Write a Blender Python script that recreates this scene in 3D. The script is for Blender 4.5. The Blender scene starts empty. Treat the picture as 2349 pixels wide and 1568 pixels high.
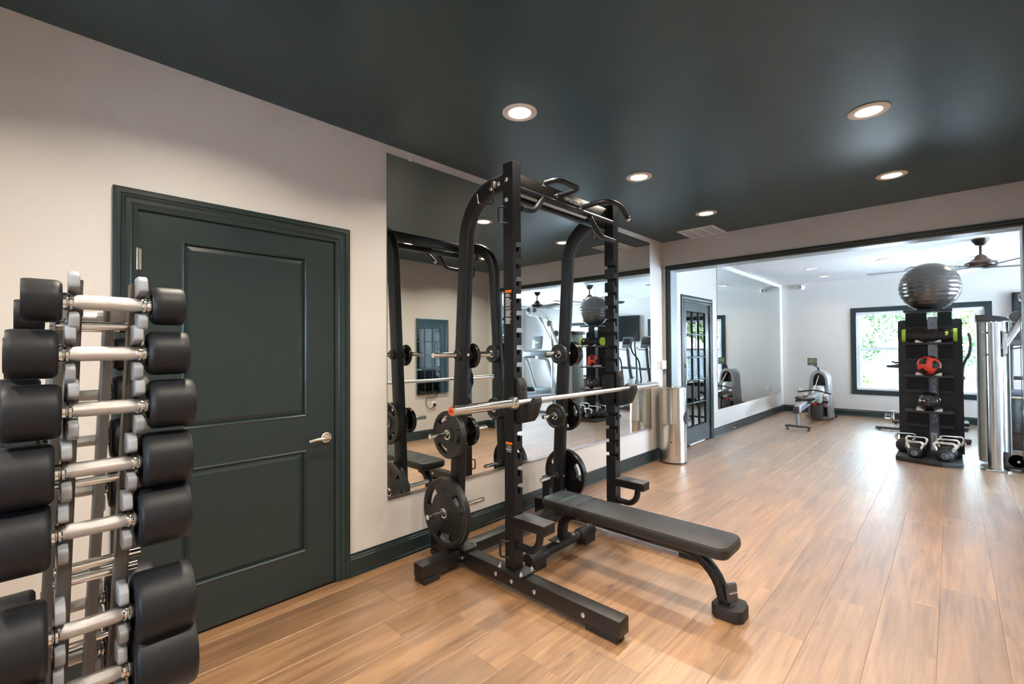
import bpy, bmesh, math, random
from mathutils import Vector, Matrix
R_ = random.Random(11)
PI = math.pi
SC = bpy.context.scene
COL = SC.collection

# ------------------------------------------------------------------ camera, sky, exposure
W_, D_, T_, XF, CE, YR = 2.688, 5.652, 0.179, 11.427, 2.743, -0.60   # left wall, opening wall, its thickness, far wall, ceiling, near right wall
CAM_H = 1.3839
XB = -2.20                                   # wall behind the camera
cam = bpy.data.cameras.new('camera')
cam.sensor_fit = 'HORIZONTAL'; cam.sensor_width = 36.0
cam.lens = 1058.293 / 2349 * 36.0
cam.clip_start = 0.02; cam.clip_end = 200
camo = bpy.data.objects.new('camera', cam); COL.objects.link(camo)
_az, _pi, _ro = 0.7616, 0.0153, -0.0065
_F = Vector((math.cos(_az)*math.cos(_pi), math.sin(_az)*math.cos(_pi), math.sin(_pi)))
_R0 = Vector((math.sin(_az), -math.cos(_az), 0)); _U0 = _R0.cross(_F)
_R = _R0*math.cos(_ro) + _U0*math.sin(_ro); _U = -_R0*math.sin(_ro) + _U0*math.cos(_ro)
m = Matrix((( _R.x, _U.x, -_F.x, 0), (_R.y, _U.y, -_F.y, 0), (_R.z, _U.z, -_F.z, CAM_H), (0, 0, 0, 1)))
camo.matrix_world = m
SC.camera = camo

SKY_STRENGTH = 52.0
LAMP_W = 16.5
FAR_LAMP_W = 6.0
SC.view_settings.view_transform = 'Standard'
SC.view_settings.look = 'None'
SC.view_settings.gamma = 1.0
SC.view_settings.use_curve_mapping = False
SC.view_settings.exposure = 0.36
try:
    SC.cycles.use_denoising = True
    SC.cycles.denoiser = 'OPENIMAGEDENOISE'
    SC.cycles.max_bounces = 10; SC.cycles.diffuse_bounces = 6; SC.cycles.glossy_bounces = 6
    SC.cycles.transparent_max_bounces = 16
    SC.cycles.sample_clamp_indirect = 60.0
    SC.cycles.caustics_reflective = False; SC.cycles.caustics_refractive = False
except Exception:
    pass

world = bpy.data.worlds.new('sky'); SC.world = world; world.use_nodes = True
wn = world.node_tree; wn.nodes.clear()
wo = wn.nodes.new('ShaderNodeOutputWorld'); wb = wn.nodes.new('ShaderNodeBackground')
wg = wn.nodes.new('ShaderNodeTexCoord'); ws = wn.nodes.new('ShaderNodeSeparateXYZ'); wr = wn.nodes.new('ShaderNodeValToRGB')
wn.links.new(wg.outputs['Generated'], ws.inputs[0]); wn.links.new(ws.outputs[2], wr.inputs[0])
wr.color_ramp.elements[0].position = 0.0; wr.color_ramp.elements[0].color = (0.70, 0.85, 1.0, 1)
wr.color_ramp.elements[1].position = 0.7; wr.color_ramp.elements[1].color = (0.55, 0.75, 1.0, 1)
wn.links.new(wr.outputs[0], wb.inputs['Color']); wb.inputs['Strength'].default_value = SKY_STRENGTH
wn.links.new(wb.outputs[0], wo.inputs[0])

# daylight entering through the windows (each stands just outside its own window)
sun = bpy.data.lights.new('sun', 'SUN'); sun.energy = 150.0; sun.color = (.92, .97, 1.0); sun.angle = .009
suno = bpy.data.objects.new('sun', sun); COL.objects.link(suno); suno['kind'] = 'helper'
suno.rotation_euler = Vector((-.36, -.14, -.92)).to_track_quat('-Z', 'Y').to_euler()   # high, over the trees; added eave and blind slats stop the beam
def portal(name, loc, rot, sx, sy):
    l = bpy.data.lights.new(name, 'AREA'); l.shape = 'RECTANGLE'; l.size = sx; l.size_y = sy
    l.cycles.is_portal = True
    o = bpy.data.objects.new(name, l); COL.objects.link(o); o.location = loc; o.rotation_euler = rot
    o['kind'] = 'helper'
portal('window_portal', (XF + .16, 0.482, 1.30), (PI/2, 0, PI/2), 1.8, 1.55)
portal('window_portal', (XF + .16, -2.86, 1.30), (PI/2, 0, PI/2), 1.0, 1.55)
portal('window_portal', (8.75, -5.17, 1.35), (PI/2, 0, 0), 4.3, 1.9)
portal('window_portal', (XB - .17, .75, 1.59), (PI/2, 0, -PI/2), .8, 1.0)

# ------------------------------------------------------------------ materials
def _n(nt, t, **k):
    n = nt.nodes.new(t)
    for a, v in k.items(): setattr(n, a, v)
    return n
MATS = {}
def mat(name, col, rough=0.5, metal=0.0, var=0.06, scale=30.0, bump=0.0, bscale=None, spec=0.5, coat=0.0, stretch=None, rvar=0.0, emit=None, estr=0.0, sheen=0.0):
    ma = bpy.data.materials.new(name); ma.use_nodes = True; nt = ma.node_tree
    p = nt.nodes['Principled BSDF']
    tc = _n(nt, 'ShaderNodeTexCoord'); mp = _n(nt, 'ShaderNodeMapping')
    nt.links.new(tc.outputs['Object'], mp.inputs[0])
    if stretch: mp.inputs['Scale'].default_value = stretch
    no = _n(nt, 'ShaderNodeTexNoise'); no.inputs['Scale'].default_value = scale; no.inputs['Detail'].default_value = 3
    nt.links.new(mp.outputs[0], no.inputs['Vector'])
    mx = _n(nt, 'ShaderNodeMix', data_type='RGBA')
    nt.links.new(no.outputs[0], mx.inputs[0])
    mx.inputs[6].default_value = (*[c*(1-var) for c in col], 1); mx.inputs[7].default_value = (*[min(1, c*(1+var)) for c in col], 1)
    nt.links.new(mx.outputs[2], p.inputs['Base Color'])
    p.inputs['Roughness'].default_value = rough; p.inputs['Metallic'].default_value = metal
    p.inputs['Specular IOR Level'].default_value = spec
    if coat: p.inputs['Coat Weight'].default_value = coat; p.inputs['Coat Roughness'].default_value = 0.12
    if rvar:
        mr = _n(nt, 'ShaderNodeMapRange'); nt.links.new(no.outputs[0], mr.inputs[0])
        mr.inputs[3].default_value = max(.02, rough - rvar); mr.inputs[4].default_value = rough + rvar
        nt.links.new(mr.outputs[0], p.inputs['Roughness'])
    if bump:
        b = _n(nt, 'ShaderNodeBump'); b.inputs['Strength'].default_value = bump; b.inputs['Distance'].default_value = 0.002
        n2 = no
        if bscale:
            n2 = _n(nt, 'ShaderNodeTexNoise'); n2.inputs['Scale'].default_value = bscale; nt.links.new(mp.outputs[0], n2.inputs['Vector'])
        nt.links.new(n2.outputs[0], b.inputs['Height']); nt.links.new(b.outputs[0], p.inputs['Normal'])
    if emit:
        p.inputs['Emission Color'].default_value = (*emit, 1); p.inputs['Emission Strength'].default_value = estr
    MATS[name] = ma
    return ma

M_wall = mat('wall_paint', (0.64, 0.622, 0.60), .62, var=.015, scale=4, bump=.12, bscale=260)
M_ceil = mat('dark_ceiling_paint', (0.026, 0.064, 0.082), .36, var=.06, scale=2.5, bump=.05, bscale=120)
M_white = mat('white_ceiling_paint', (0.90, 0.925, 0.94), .6, var=.01, scale=4)
M_teal = mat('dark_teal_paint', (0.014, 0.028, 0.030), .32, var=.08, scale=8, bump=.06, bscale=90)
M_jamb = mat('jamb_paint', (0.30, 0.37, 0.40), .35, var=.03, scale=6)
M_wtrim = mat('white_vinyl', (0.78, 0.79, 0.80), .4, var=.02, scale=20)
M_blind = mat('blind_slat_white', (0.78, 0.79, 0.80), .45, var=.02, scale=20)
M_black = mat('black_powder_coat', (0.0065, 0.0075, 0.0105), .40, var=.2, scale=220, bump=.15, bscale=600, spec=.4)
M_black2 = mat('brown_black_powder_coat', (0.0085, 0.0075, 0.0075), .40, var=.2, scale=220, bump=.2, bscale=600)
M_rubber = mat('black_rubber', (0.012, 0.0125, 0.014), .55, var=.2, scale=90)
M_dbell = mat('dumbbell_rubber', (0.0075, 0.0095, 0.014), .50, var=.25, scale=60, rvar=.05, spec=.4)
M_plate = mat('plate_rubber', (0.008, 0.008, 0.009), .38, var=.3, scale=50, rvar=.08, spec=.6)
M_plateg = mat('plate_gloss_rubber', (0.006, 0.006, 0.007), .22, var=.3, scale=50, rvar=.06, spec=.6)
M_chrome = mat('chrome', (0.78, 0.77, 0.75), .13, 1.0, var=.03, scale=40)
M_knurl = mat('knurled_chrome', (0.72, 0.72, 0.73), .30, 1.0, var=.08, scale=900, bump=.5, bscale=1400)
M_steel = mat('brushed_stainless', (0.60, 0.565, 0.52), .24, 1.0, var=.10, scale=60, stretch=(1, 1, .02), rvar=.06)
M_steelg = mat('brushed_steel_pillar', (0.50, 0.50, 0.50), .26, 1.0, var=.08, scale=60, stretch=(1, 1, .02), rvar=.05)
M_bolt = mat('zinc_bolt', (0.70, 0.71, 0.74), .25, 1.0, var=.1, scale=100)
M_grey = mat('grey_urethane', (0.33, 0.36, 0.41), .5, var=.05, scale=40)
M_frame = mat('grey_brown_rack_steel', (0.085, 0.078, 0.072), .42, var=.1, scale=60)
M_pad = mat('black_vinyl', (0.022, 0.022, 0.023), .42, var=.12, scale=160, bump=.3, bscale=500)
M_pad2 = mat('navy_black_vinyl', (0.010, 0.012, 0.020), .38, var=.12, scale=160, bump=.2, bscale=500)
M_red = mat('red_urethane', (0.78, 0.060, 0.035), .45, var=.05, scale=30)
M_redcap = mat('red_end_cap', (0.80, 0.09, 0.03), .5, var=.05, scale=30)
M_orange = mat('orange_print', (0.85, 0.20, 0.02), .5, var=.03, scale=30)
M_print = mat('white_print', (0.62, 0.63, 0.66), .5, var=.03, scale=30)
M_printg = mat('teal_print', (0.14, 0.36, 0.36), .5, var=.03, scale=30)
M_emboss = mat('embossed_rubber', (0.016, 0.016, 0.018), .34, var=.2, scale=60)
M_lime = mat('lime_foam', (0.42, 0.66, 0.05), .55, var=.05, scale=40)
M_roll = mat('black_brown_foam', (0.030, 0.024, 0.021), .6, var=.3, scale=40)
M_ball = mat('grey_pearl_vinyl', (0.13, 0.122, 0.115), .22, .75, var=.04, scale=14)
M_bball = mat('glossy_black_vinyl', (0.018, 0.015, 0.014), .16, var=.2, scale=8, coat=.4)
M_panel = mat('black_speckled_board', (0.020, 0.022, 0.028), .55, var=.5, scale=350)
M_strip = mat('blue_grey_strip', (0.125, 0.145, 0.205), .45, var=.05, scale=20)
M_strip2 = mat('pale_grey_strip', (0.44, 0.47, 0.52), .45, var=.05, scale=20)
M_disc = mat('grey_roundel', (0.33, 0.36, 0.40), .45, var=.05, scale=20)
M_cradle = mat('cream_cradle', (0.72, 0.66, 0.58), .5, var=.04, scale=20)
M_shroud = mat('silver_green_shroud', (0.52, 0.57, 0.55), .35, .25, var=.04, scale=6)
M_dgrey = mat('dark_grey_plastic', (0.075, 0.072, 0.080), .4, var=.08, scale=40)
M_mgrey = mat('silver_plastic', (0.36, 0.37, 0.39), .35, .3, var=.05, scale=30)
M_brown = mat('dark_glossy_shroud', (0.030, 0.020, 0.015), .10, var=.3, scale=3, coat=.5)
M_screen = mat('television_glass', (0.006, 0.007, 0.008), .10, var=.2, scale=4)
M_lcd = mat('green_lcd', (0.20, 0.27, 0.12), .3, var=.05, scale=30)
M_lcd2 = mat('lit_green_digits', (0.1, 0.5, 0.1), .4, emit=(0.35, 0.95, 0.25), estr=.6)
M_bronze = mat('dark_bronze', (0.035, 0.026, 0.024), .32, .6, var=.1, scale=30)
M_cam = mat('white_plastic', (0.80, 0.79, 0.77), .4, var=.02, scale=30)
M_hole = mat('dark_opening', (0.004, 0.004, 0.004), .7, var=.1, scale=30)
M_nickel = mat('satin_nickel', (0.66, 0.62, 0.55), .28, 1.0, var=.06, scale=40)
M_leaf = mat('leaf_green', (0.030, 0.075, 0.016), .55, var=.55, scale=1.3)
M_leaf2 = mat('leaf_yellow_green', (0.07, 0.11, 0.02), .55, var=.4, scale=1.3)
M_bark = mat('bark', (0.09, 0.065, 0.045), .8, var=.3, scale=20)
M_bounce_ground = mat('pale_bounce_ground', (0.70, 0.71, 0.72), .8, var=.08, scale=1)  # ground tone made pale to bounce daylight up to the ceilings
M_asph = mat('blue_grey_siding', (0.045, 0.056, 0.068), .7, var=.12, scale=2)
M_joint = mat('floor_joint', (0.13, 0.070, 0.034), .7, var=.2, scale=20)

def glass_mat(name, tint, ior):
    ma = bpy.data.materials.new(name); ma.use_nodes = True; nt = ma.node_tree; nt.nodes.clear()
    o = _n(nt, 'ShaderNodeOutputMaterial'); t = _n(nt, 'ShaderNodeBsdfTransparent'); g = _n(nt, 'ShaderNodeBsdfGlossy')
    f = _n(nt, 'ShaderNodeFresnel'); mx = _n(nt, 'ShaderNodeMixShader')
    no = _n(nt, 'ShaderNodeTexNoise'); no.inputs['Scale'].default_value = 3
    mr = _n(nt, 'ShaderNodeMapRange'); mr.inputs[3].default_value = .0; mr.inputs[4].default_value = .012
    nt.links.new(no.outputs[0], mr.inputs[0]); nt.links.new(mr.outputs[0], g.inputs['Roughness'])
    f.inputs[0].default_value = ior; t.inputs[0].default_value = (*tint, 1); g.inputs[0].default_value = (1, 1, 1, 1)
    nt.links.new(f.outputs[0], mx.inputs[0]); nt.links.new(t.outputs[0], mx.inputs[1]); nt.links.new(g.outputs[0], mx.inputs[2])
    nt.links.new(mx.outputs[0], o.inputs[0]); return ma
M_glass = glass_mat('window_glass', (.96, .98, .98), 1.45)
M_dglass = glass_mat('door_glass', (.80, .86, .88), 2.4)
def mirror_mat(name, col):
    ma = bpy.data.materials.new(name); ma.use_nodes = True; nt = ma.node_tree
    p = nt.nodes['Principled BSDF']; p.inputs['Metallic'].default_value = 1
    no = _n(nt, 'ShaderNodeTexNoise'); no.inputs['Scale'].default_value = 2
    mx = _n(nt, 'ShaderNodeMix', data_type='RGBA'); nt.links.new(no.outputs[0], mx.inputs[0])
    mx.inputs[6].default_value = (*col, 1); mx.inputs[7].default_value = (*[c*.985 for c in col], 1)
    nt.links.new(mx.outputs[2], p.inputs['Base Color']); p.inputs['Roughness'].default_value = 0.0
    return ma
M_mirror = mirror_mat('mirror_silver', (0.83, 0.885, 0.875))
M_edge = mat('mirror_edge', (0.10, 0.16, 0.15), .25, .3, var=.1, scale=30)
def lens_mat(name, col, s):
    ma = bpy.data.materials.new(name); ma.use_nodes = True; nt = ma.node_tree; nt.nodes.clear()
    o = _n(nt, 'ShaderNodeOutputMaterial'); e = _n(nt, 'ShaderNodeEmission')
    no = _n(nt, 'ShaderNodeTexNoise'); no.inputs['Scale'].default_value = 8
    mr = _n(nt, 'ShaderNodeMapRange'); mr.inputs[3].default_value = s*.95; mr.inputs[4].default_value = s*1.05
    nt.links.new(no.outputs[0], mr.inputs[0]); nt.links.new(mr.outputs[0], e.inputs[1]); e.inputs[0].default_value = (*col, 1)
    nt.links.new(e.outputs[0], o.inputs[0]); return ma
M_lens = lens_mat('warm_lamp_lens', (1.0, .74, .44), 11.0)
M_lens2 = lens_mat('far_lamp_lens', (1.0, .86, .68), 5.0)

def plank_mat():
    ma = bpy.data.materials.new('oak_plank'); ma.use_nodes = True; nt = ma.node_tree; L = nt.links
    p = nt.nodes['Principled BSDF']; p.inputs['Specular IOR Level'].default_value = .8; p.inputs['Coat Weight'].default_value = 1.0; p.inputs['Coat Roughness'].default_value = .42; p.inputs['Coat IOR'].default_value = 2.2
    tc = _n(nt, 'ShaderNodeTexCoord'); oi = _n(nt, 'ShaderNodeObjectInfo')
    off = _n(nt, 'ShaderNodeVectorMath', operation='SCALE')
    cmb = _n(nt, 'ShaderNodeCombineXYZ'); L.new(oi.outputs['Random'], cmb.inputs[0]); L.new(oi.outputs['Random'], cmb.inputs[1])
    off.inputs['Scale'].default_value = 97.0; L.new(cmb.outputs[0], off.inputs[0])
    add = _n(nt, 'ShaderNodeVectorMath', operation='ADD'); L.new(tc.outputs['Object'], add.inputs[0]); L.new(off.outputs[0], add.inputs[1])
    def noise(scale, vec, detail=4, rough=.55, dist=0.):
        mp = _n(nt, 'ShaderNodeMapping'); mp.inputs['Scale'].default_value = vec; L.new(add.outputs[0], mp.inputs[0])
        n = _n(nt, 'ShaderNodeTexNoise'); n.inputs['Scale'].default_value = scale; n.inputs['Detail'].default_value = detail
        n.inputs['Roughness'].default_value = rough; n.inputs['Distortion'].default_value = dist
        L.new(mp.outputs[0], n.inputs['Vector']); return n
    grain = noise(5.5, (.32, 5.5, 1), 5, .55, .9)
    broad = noise(2.2, (.7, 3.0, 1), 3, .5, .3)
    fine = noise(60, (.10, 4, 1), 2, .5)
    r1 = _n(nt, 'ShaderNodeValToRGB'); L.new(grain.outputs[0], r1.inputs[0])
    e = r1.color_ramp.elements
    e[0].position = .28; e[0].color = (0.190, 0.087, 0.034, 1)
    e[1].position = .74; e[1].color = (0.415, 0.240, 0.113, 1)
    x = r1.color_ramp.elements.new(.50); x.color = (0.310, 0.165, 0.070, 1)
    # tone of each plank
    r2 = _n(nt, 'ShaderNodeValToRGB'); L.new(oi.outputs['Random'], r2.inputs[0])
    r2.color_ramp.elements[0].color = (0.74, 0.68, 0.62, 1); r2.color_ramp.elements[1].color = (1.14, 1.10, 1.06, 1)
    y = r2.color_ramp.elements.new(.45); y.color = (0.98, 0.95, 0.92, 1)
    m1 = _n(nt, 'ShaderNodeMix', data_type='RGBA', blend_type='MULTIPLY'); m1.inputs[0].default_value = 1
    L.new(r1.outputs[0], m1.inputs[6]); L.new(r2.outputs[0], m1.inputs[7])
    m2 = _n(nt, 'ShaderNodeMix', data_type='RGBA', blend_type='OVERLAY'); m2.inputs[0].default_value = .55
    L.new(m1.outputs[2], m2.inputs[6]); L.new(broad.outputs[0], m2.inputs[7])
    m2b = _n(nt, 'ShaderNodeMix', data_type='RGBA', blend_type='OVERLAY'); m2b.inputs[0].default_value = .16
    L.new(m2.outputs[2], m2b.inputs[6]); L.new(fine.outputs[0], m2b.inputs[7])
    # knots
    mp = _n(nt, 'ShaderNodeMapping'); mp.inputs['Scale'].default_value = (1.5, 4.2, 0); L.new(add.outputs[0], mp.inputs[0])
    vo = _n(nt, 'ShaderNodeTexVoronoi'); vo.inputs['Scale'].default_value = 1.35; vo.inputs['Randomness'].default_value = 1; L.new(mp.outputs[0], vo.inputs['Vector'])
    wob = noise(14, (1, 2, 1), 2)
    ad = _n(nt, 'ShaderNodeMath', operation='MULTIPLY_ADD'); L.new(wob.outputs[0], ad.inputs[0]); ad.inputs[1].default_value = .14; L.new(vo.outputs['Distance'], ad.inputs[2])
    kr = _n(nt, 'ShaderNodeMapRange'); L.new(ad.outputs[0], kr.inputs[0]); kr.inputs[1].default_value = .075; kr.inputs[2].default_value = .17; kr.inputs[3].default_value = .88; kr.inputs[4].default_value = 0
    m3 = _n(nt, 'ShaderNodeMix', data_type='RGBA'); L.new(kr.outputs[0], m3.inputs[0]); L.new(m2b.outputs[2], m3.inputs[6]); m3.inputs[7].default_value = (0.085, 0.042, 0.020, 1)
    L.new(m3.outputs[2], p.inputs['Base Color'])
    rr = _n(nt, 'ShaderNodeMapRange'); L.new(grain.outputs[0], rr.inputs[0]); rr.inputs[3].default_value = .48; rr.inputs[4].default_value = .38
    L.new(rr.outputs[0], p.inputs['Roughness'])
    # embossed cathedral rings
    ring = noise(1.5, (.55, 2.6, 1), 2, .45, .25)
    sn = _n(nt, 'ShaderNodeMath', operation='MULTIPLY'); L.new(ring.outputs[0], sn.inputs[0]); sn.inputs[1].default_value = 210
    si = _n(nt, 'ShaderNodeMath', operation='SINE'); L.new(sn.outputs[0], si.inputs[0])
    sm = _n(nt, 'ShaderNodeMapRange'); L.new(broad.outputs[0], sm.inputs[0]); sm.inputs[1].default_value = .46; sm.inputs[2].default_value = .60
    sx = _n(nt, 'ShaderNodeMath', operation='MULTIPLY'); L.new(si.outputs[0], sx.inputs[0]); L.new(sm.outputs[0], sx.inputs[1])
    sy = _n(nt, 'ShaderNodeMath', operation='MULTIPLY_ADD'); L.new(sx.outputs[0], sy.inputs[0]); sy.inputs[1].default_value = .5; L.new(fine.outputs[0], sy.inputs[2])
    b = _n(nt, 'ShaderNodeBump'); b.inputs['Strength'].default_value = .22; b.inputs['Distance'].default_value = .0012
    L.new(sy.outputs[0], b.inputs['Height']); L.new(b.outputs[0], p.inputs['Coat Normal']); L.new(b.outputs[0], p.inputs['Normal'])
    return ma
M_plank = plank_mat()

# ------------------------------------------------------------------ mesh helpers
class MB:
    def __init__(s): s.bm = bmesh.new()
    def box(s, c, size, bev=0.0, rot=None, seg=2):
        r = bmesh.ops.create_cube(s.bm, size=1.0)
        vs = r['verts']
        M = Matrix.Translation(Vector(c)) @ (rot.to_4x4() if rot is not None else Matrix()) @ Matrix.Diagonal((*size, 1))
        bmesh.ops.transform(s.bm, matrix=M, verts=vs)
        if bev:
            es = list({e for v in vs for e in v.link_edges})
            bmesh.ops.bevel(s.bm, geom=es, offset=min(bev, min(size)*.49), segments=seg, affect='EDGES', profile=.5, clamp_overlap=True)
        return s
    def bx(s, x0, x1, y0, y1, z0, z1, bev=0.0, seg=2):
        return s.box(((x0+x1)/2, (y0+y1)/2, (z0+z1)/2), (abs(x1-x0), abs(y1-y0), abs(z1-z0)), bev, None, seg)
    def cyl(s, p0, p1, r, r2=None, n=20, bev=0.0):
        p0 = Vector(p0); p1 = Vector(p1); d = p1-p0
        prof = [(r, 0), ((r if r2 is None else r2), d.length)]
        if bev:
            rr = r if r2 is None else r2
            prof = [(r-bev, 0), (r, bev), (rr, d.length-bev), (rr-bev, d.length)]
        return s.lathe(prof, p0, d, n)
    def lathe(s, prof, origin, axis, n=24, caps=True):
        origin = Vector(origin); a = Vector(axis).normalized()
        u = a.orthogonal().normalized(); v = a.cross(u)
        rings = []
        for r, h in prof:
            if r < 1e-6: rings.append([s.bm.verts.new(origin + a*h)])
            else: rings.append([s.bm.verts.new(origin + a*h + (u*math.cos(2*PI*k/n) + v*math.sin(2*PI*k/n))*r) for k in range(n)])
        for A, B in zip(rings, rings[1:]):
            for k in range(n):
                k2 = (k+1) % n
                if len(A) == 1 and len(B) == 1: continue
                if len(A) == 1: s.bm.faces.new((A[0], B[k2], B[k]))
                elif len(B) == 1: s.bm.faces.new((A[k], A[k2], B[0]))
                else: s.bm.faces.new((A[k], A[k2], B[k2], B[k]))
        if caps:
            if len(rings[0]) > 1: s.bm.faces.new(list(reversed(rings[0])))
            if len(rings[-1]) > 1: s.bm.faces.new(rings[-1])
        return s
    def tube(s, pts, r, n=12, rect=None, up=None, closed=False, corner=0.0):
        """sweep a round (r) or rectangular (rect = (w, h)) profile along pts; up fixes the h axis"""
        pts = [Vector(p) for p in pts]; N = len(pts)
        def tang(i):
            if closed: return ((pts[(i+1) % N]-pts[i]).normalized() + (pts[i]-pts[i-1]).normalized()).normalized()
            if i == 0: return (pts[1]-pts[0]).normalized()
            if i == N-1: return (pts[-1]-pts[-2]).normalized()
            return ((pts[i+1]-pts[i]).normalized() + (pts[i]-pts[i-1]).normalized()).normalized()
        if rect:
            w, h = rect[0]/2, rect[1]/2
            if corner:
                c = corner; prof = []
                for cx_, cy_, a0 in ((w-c, h-c, 0), (-w+c, h-c, 90), (-w+c, -h+c, 180), (w-c, -h+c, 270)):
                    for k in range(4):
                        a = math.radians(a0 + 30*k); prof.append((cx_+c*math.cos(a), cy_+c*math.sin(a)))
            else: prof = [(w, h), (-w, h), (-w, -h), (w, -h)]
        else: prof = [(r*math.cos(2*PI*k/n), r*math.sin(2*PI*k/n)) for k in range(n)]
        t0 = tang(0)
        U = Vector(up) if up is not None else t0.orthogonal()
        rings = []; prev = None
        for i in range(N):
            t = tang(i)
            if up is None:
                if prev is None: b = U
                else: b = prev
            else: b = U
            b = (b - t*b.dot(t)).normalized(); prev = b
            a = b.cross(t)
            k = 1.0
            if (0 < i < N-1) or closed:
                d1 = (pts[i]-pts[i-1]).normalized(); k = 1/max(.5, math.cos(math.acos(max(-1, min(1, d1.dot(t))))))
            rings.append([s.bm.verts.new(pts[i] + a*px_ + b*py_) if True else None for px_, py_ in prof])
        L = len(prof)
        pairs = list(zip(rings, rings[1:])) + ([(rings[-1], rings[0])] if closed else [])
        for A, B in pairs:
            for k in range(L):
                k2 = (k+1) % L
                s.bm.faces.new((A[k], A[k2], B[k2], B[k]))
        if not closed:
            s.bm.faces.new(list(reversed(rings[0]))); s.bm.faces.new(rings[-1])
        return s
    def prism(s, poly, M, h, bev=0.0):
        """polygon (list of 2D points) in the XY plane of M, extruded by h along its Z"""
        vs = [s.bm.verts.new(M @ Vector((x, y, 0))) for x, y in poly]
        f = s.bm.faces.new(vs)
        ex = bmesh.ops.extrude_face_region(s.bm, geom=[f])
        nv = [g for g in ex['geom'] if isinstance(g, bmesh.types.BMVert)]
        d = (M.to_3x3() @ Vector((0, 0, 1))) * h
        bmesh.ops.translate(s.bm, verts=nv, vec=d)
        if bev:
            es = list({e for v in vs+nv for e in v.link_edges})
            bmesh.ops.bevel(s.bm, geom=es, offset=bev, segments=2, affect='EDGES', profile=.5, clamp_overlap=True)
        return s
    def sphere(s, c, r, sc=(1, 1, 1), n=24):
        M = Matrix.Translation(Vector(c)) @ Matrix.Diagonal((*sc, 1))
        bmesh.ops.create_uvsphere(s.bm, u_segments=n, v_segments=n//2, radius=r, matrix=M); return s
    def quad(s, pts):
        s.bm.faces.new([s.bm.verts.new(Vector(p)) for p in pts]); return s
    def mesh(s, name, angle=35):
        bmesh.ops.recalc_face_normals(s.bm, faces=s.bm.faces)
        me = bpy.data.meshes.new(name); s.bm.to_mesh(me); s.bm.free()
        if angle:
            for p in me.polygons: p.use_smooth = True
            me.set_sharp_from_angle(angle=math.radians(angle))
        return me
    def build(s, name, material, parent=None, angle=35):
        me = s.mesh(name, angle); me.materials.append(material)
        o = bpy.data.objects.new(name, me); COL.objects.link(o)
        if parent is not None: attach(o, parent)
        return o
def attach(o, parent):
    o.parent = parent; o.matrix_parent_inverse = parent_world(parent).inverted()
def parent_world(p):
    M = p.matrix_basis.copy()
    if p.parent is not None: M = parent_world(p.parent) @ p.matrix_parent_inverse @ M
    return M
def YZ(x):   # local (a, b) -> world (x, a, b), extrude along +x
    return Matrix(((0, 0, 1, x), (1, 0, 0, 0), (0, 1, 0, 0), (0, 0, 0, 1)))
def XZ(y):   # local (a, b) -> world (a, y, b), extrude along -y
    return Matrix(((1, 0, 0, 0), (0, 0, -1, y), (0, 1, 0, 0), (0, 0, 0, 1)))
def XY(z):
    return Matrix.Translation((0, 0, z))
def thing(name, label, cat, loc=(0, 0, 0), group=None, rz=0):
    o = bpy.data.objects.new(name, None); COL.objects.link(o); o.location = loc; o.rotation_euler = (0, 0, rz)
    o.empty_display_size = .05
    return tag(o, label, cat, group)
def tag(o, label, cat, group=None):
    o['label'] = label; o['category'] = cat; o['kind'] = 'thing'
    if group: o['group'] = group
    return o
def struct(o, label=None):
    o['kind'] = 'structure'
    if label: o['label'] = label
    return o
def stuff(o): o['kind'] = 'stuff'; return o
def dup(root, loc, label, group=None, rz=None):
    r = root.copy(); COL.objects.link(r); r.location = loc; r['label'] = label
    if group: r['group'] = group
    if rz is not None: r.rotation_euler = (0, 0, rz)
    for c in root.children:
        k = c.copy(); COL.objects.link(k); k.parent = r
        for g in c.children:
            q = g.copy(); COL.objects.link(q); q.parent = k
    return r
def text(body, name, size, M, material, parent=None, ext=.0006, align='CENTER', sx=1.0):
    c = bpy.data.curves.new(name, 'FONT'); c.body = body; c.size = size; c.extrude = ext; c.align_x = align; c.align_y = 'CENTER'
    c.materials.append(material)
    tmp = bpy.data.objects.new('lettering_curve', c)
    me = bpy.data.meshes.new_from_object(tmp); bpy.data.objects.remove(tmp); me.name = name
    if not me.materials: me.materials.append(material)
    o = bpy.data.objects.new(name, me); COL.objects.link(o); o.matrix_basis = M @ Matrix.Diagonal((sx, 1, 1, 1))
    if parent is not None: attach(o, parent)
    return o
def basis(o, xdir, ydir):
    x = Vector(xdir).normalized(); y = Vector(ydir).normalized(); z = x.cross(y)
    return Matrix(((x.x, y.x, z.x, o[0]), (x.y, y.y, z.y, o[1]), (x.z, y.z, z.z, o[2]), (0, 0, 0, 1)))
def arc(c, r, a0, a1, n, ax1, ax2):
    c = Vector(c); ax1 = Vector(ax1); ax2 = Vector(ax2)
    return [c + ax1*(r*math.cos(math.radians(a0+(a1-a0)*k/n))) + ax2*(r*math.sin(math.radians(a0+(a1-a0)*k/n))) for k in range(n+1)]
def roundcorners(pts, r, n=5):
    """round the inner corners of a 3D polyline"""
    P = [Vector(p) for p in pts]; out = [P[0]]
    for i in range(1, len(P)-1):
        a = (P[i-1]-P[i]); b = (P[i+1]-P[i]); rr = min(r, a.length*.48, b.length*.48)
        p0 = P[i]+a.normalized()*rr; p1 = P[i]+b.normalized()*rr
        for k in range(n+1):
            t = k/n; out.append(p0*(1-t)**2 + P[i]*2*t*(1-t) + p1*t*t)
    out.append(P[-1]); return out
def bolt(p, axis, r=.011, h=.008):
    b = MB(); a = Vector(axis).normalized()
    b.lathe([(r*1.35, 0), (r*1.35, .002), (r, .002), (r, h*.8), (r*.75, h)], p, a, 10)
    b.lathe([(r*.5, h), (r*.5, h*1.5), (r*.3, h*1.7)], p, a, 6)
    return b

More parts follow.
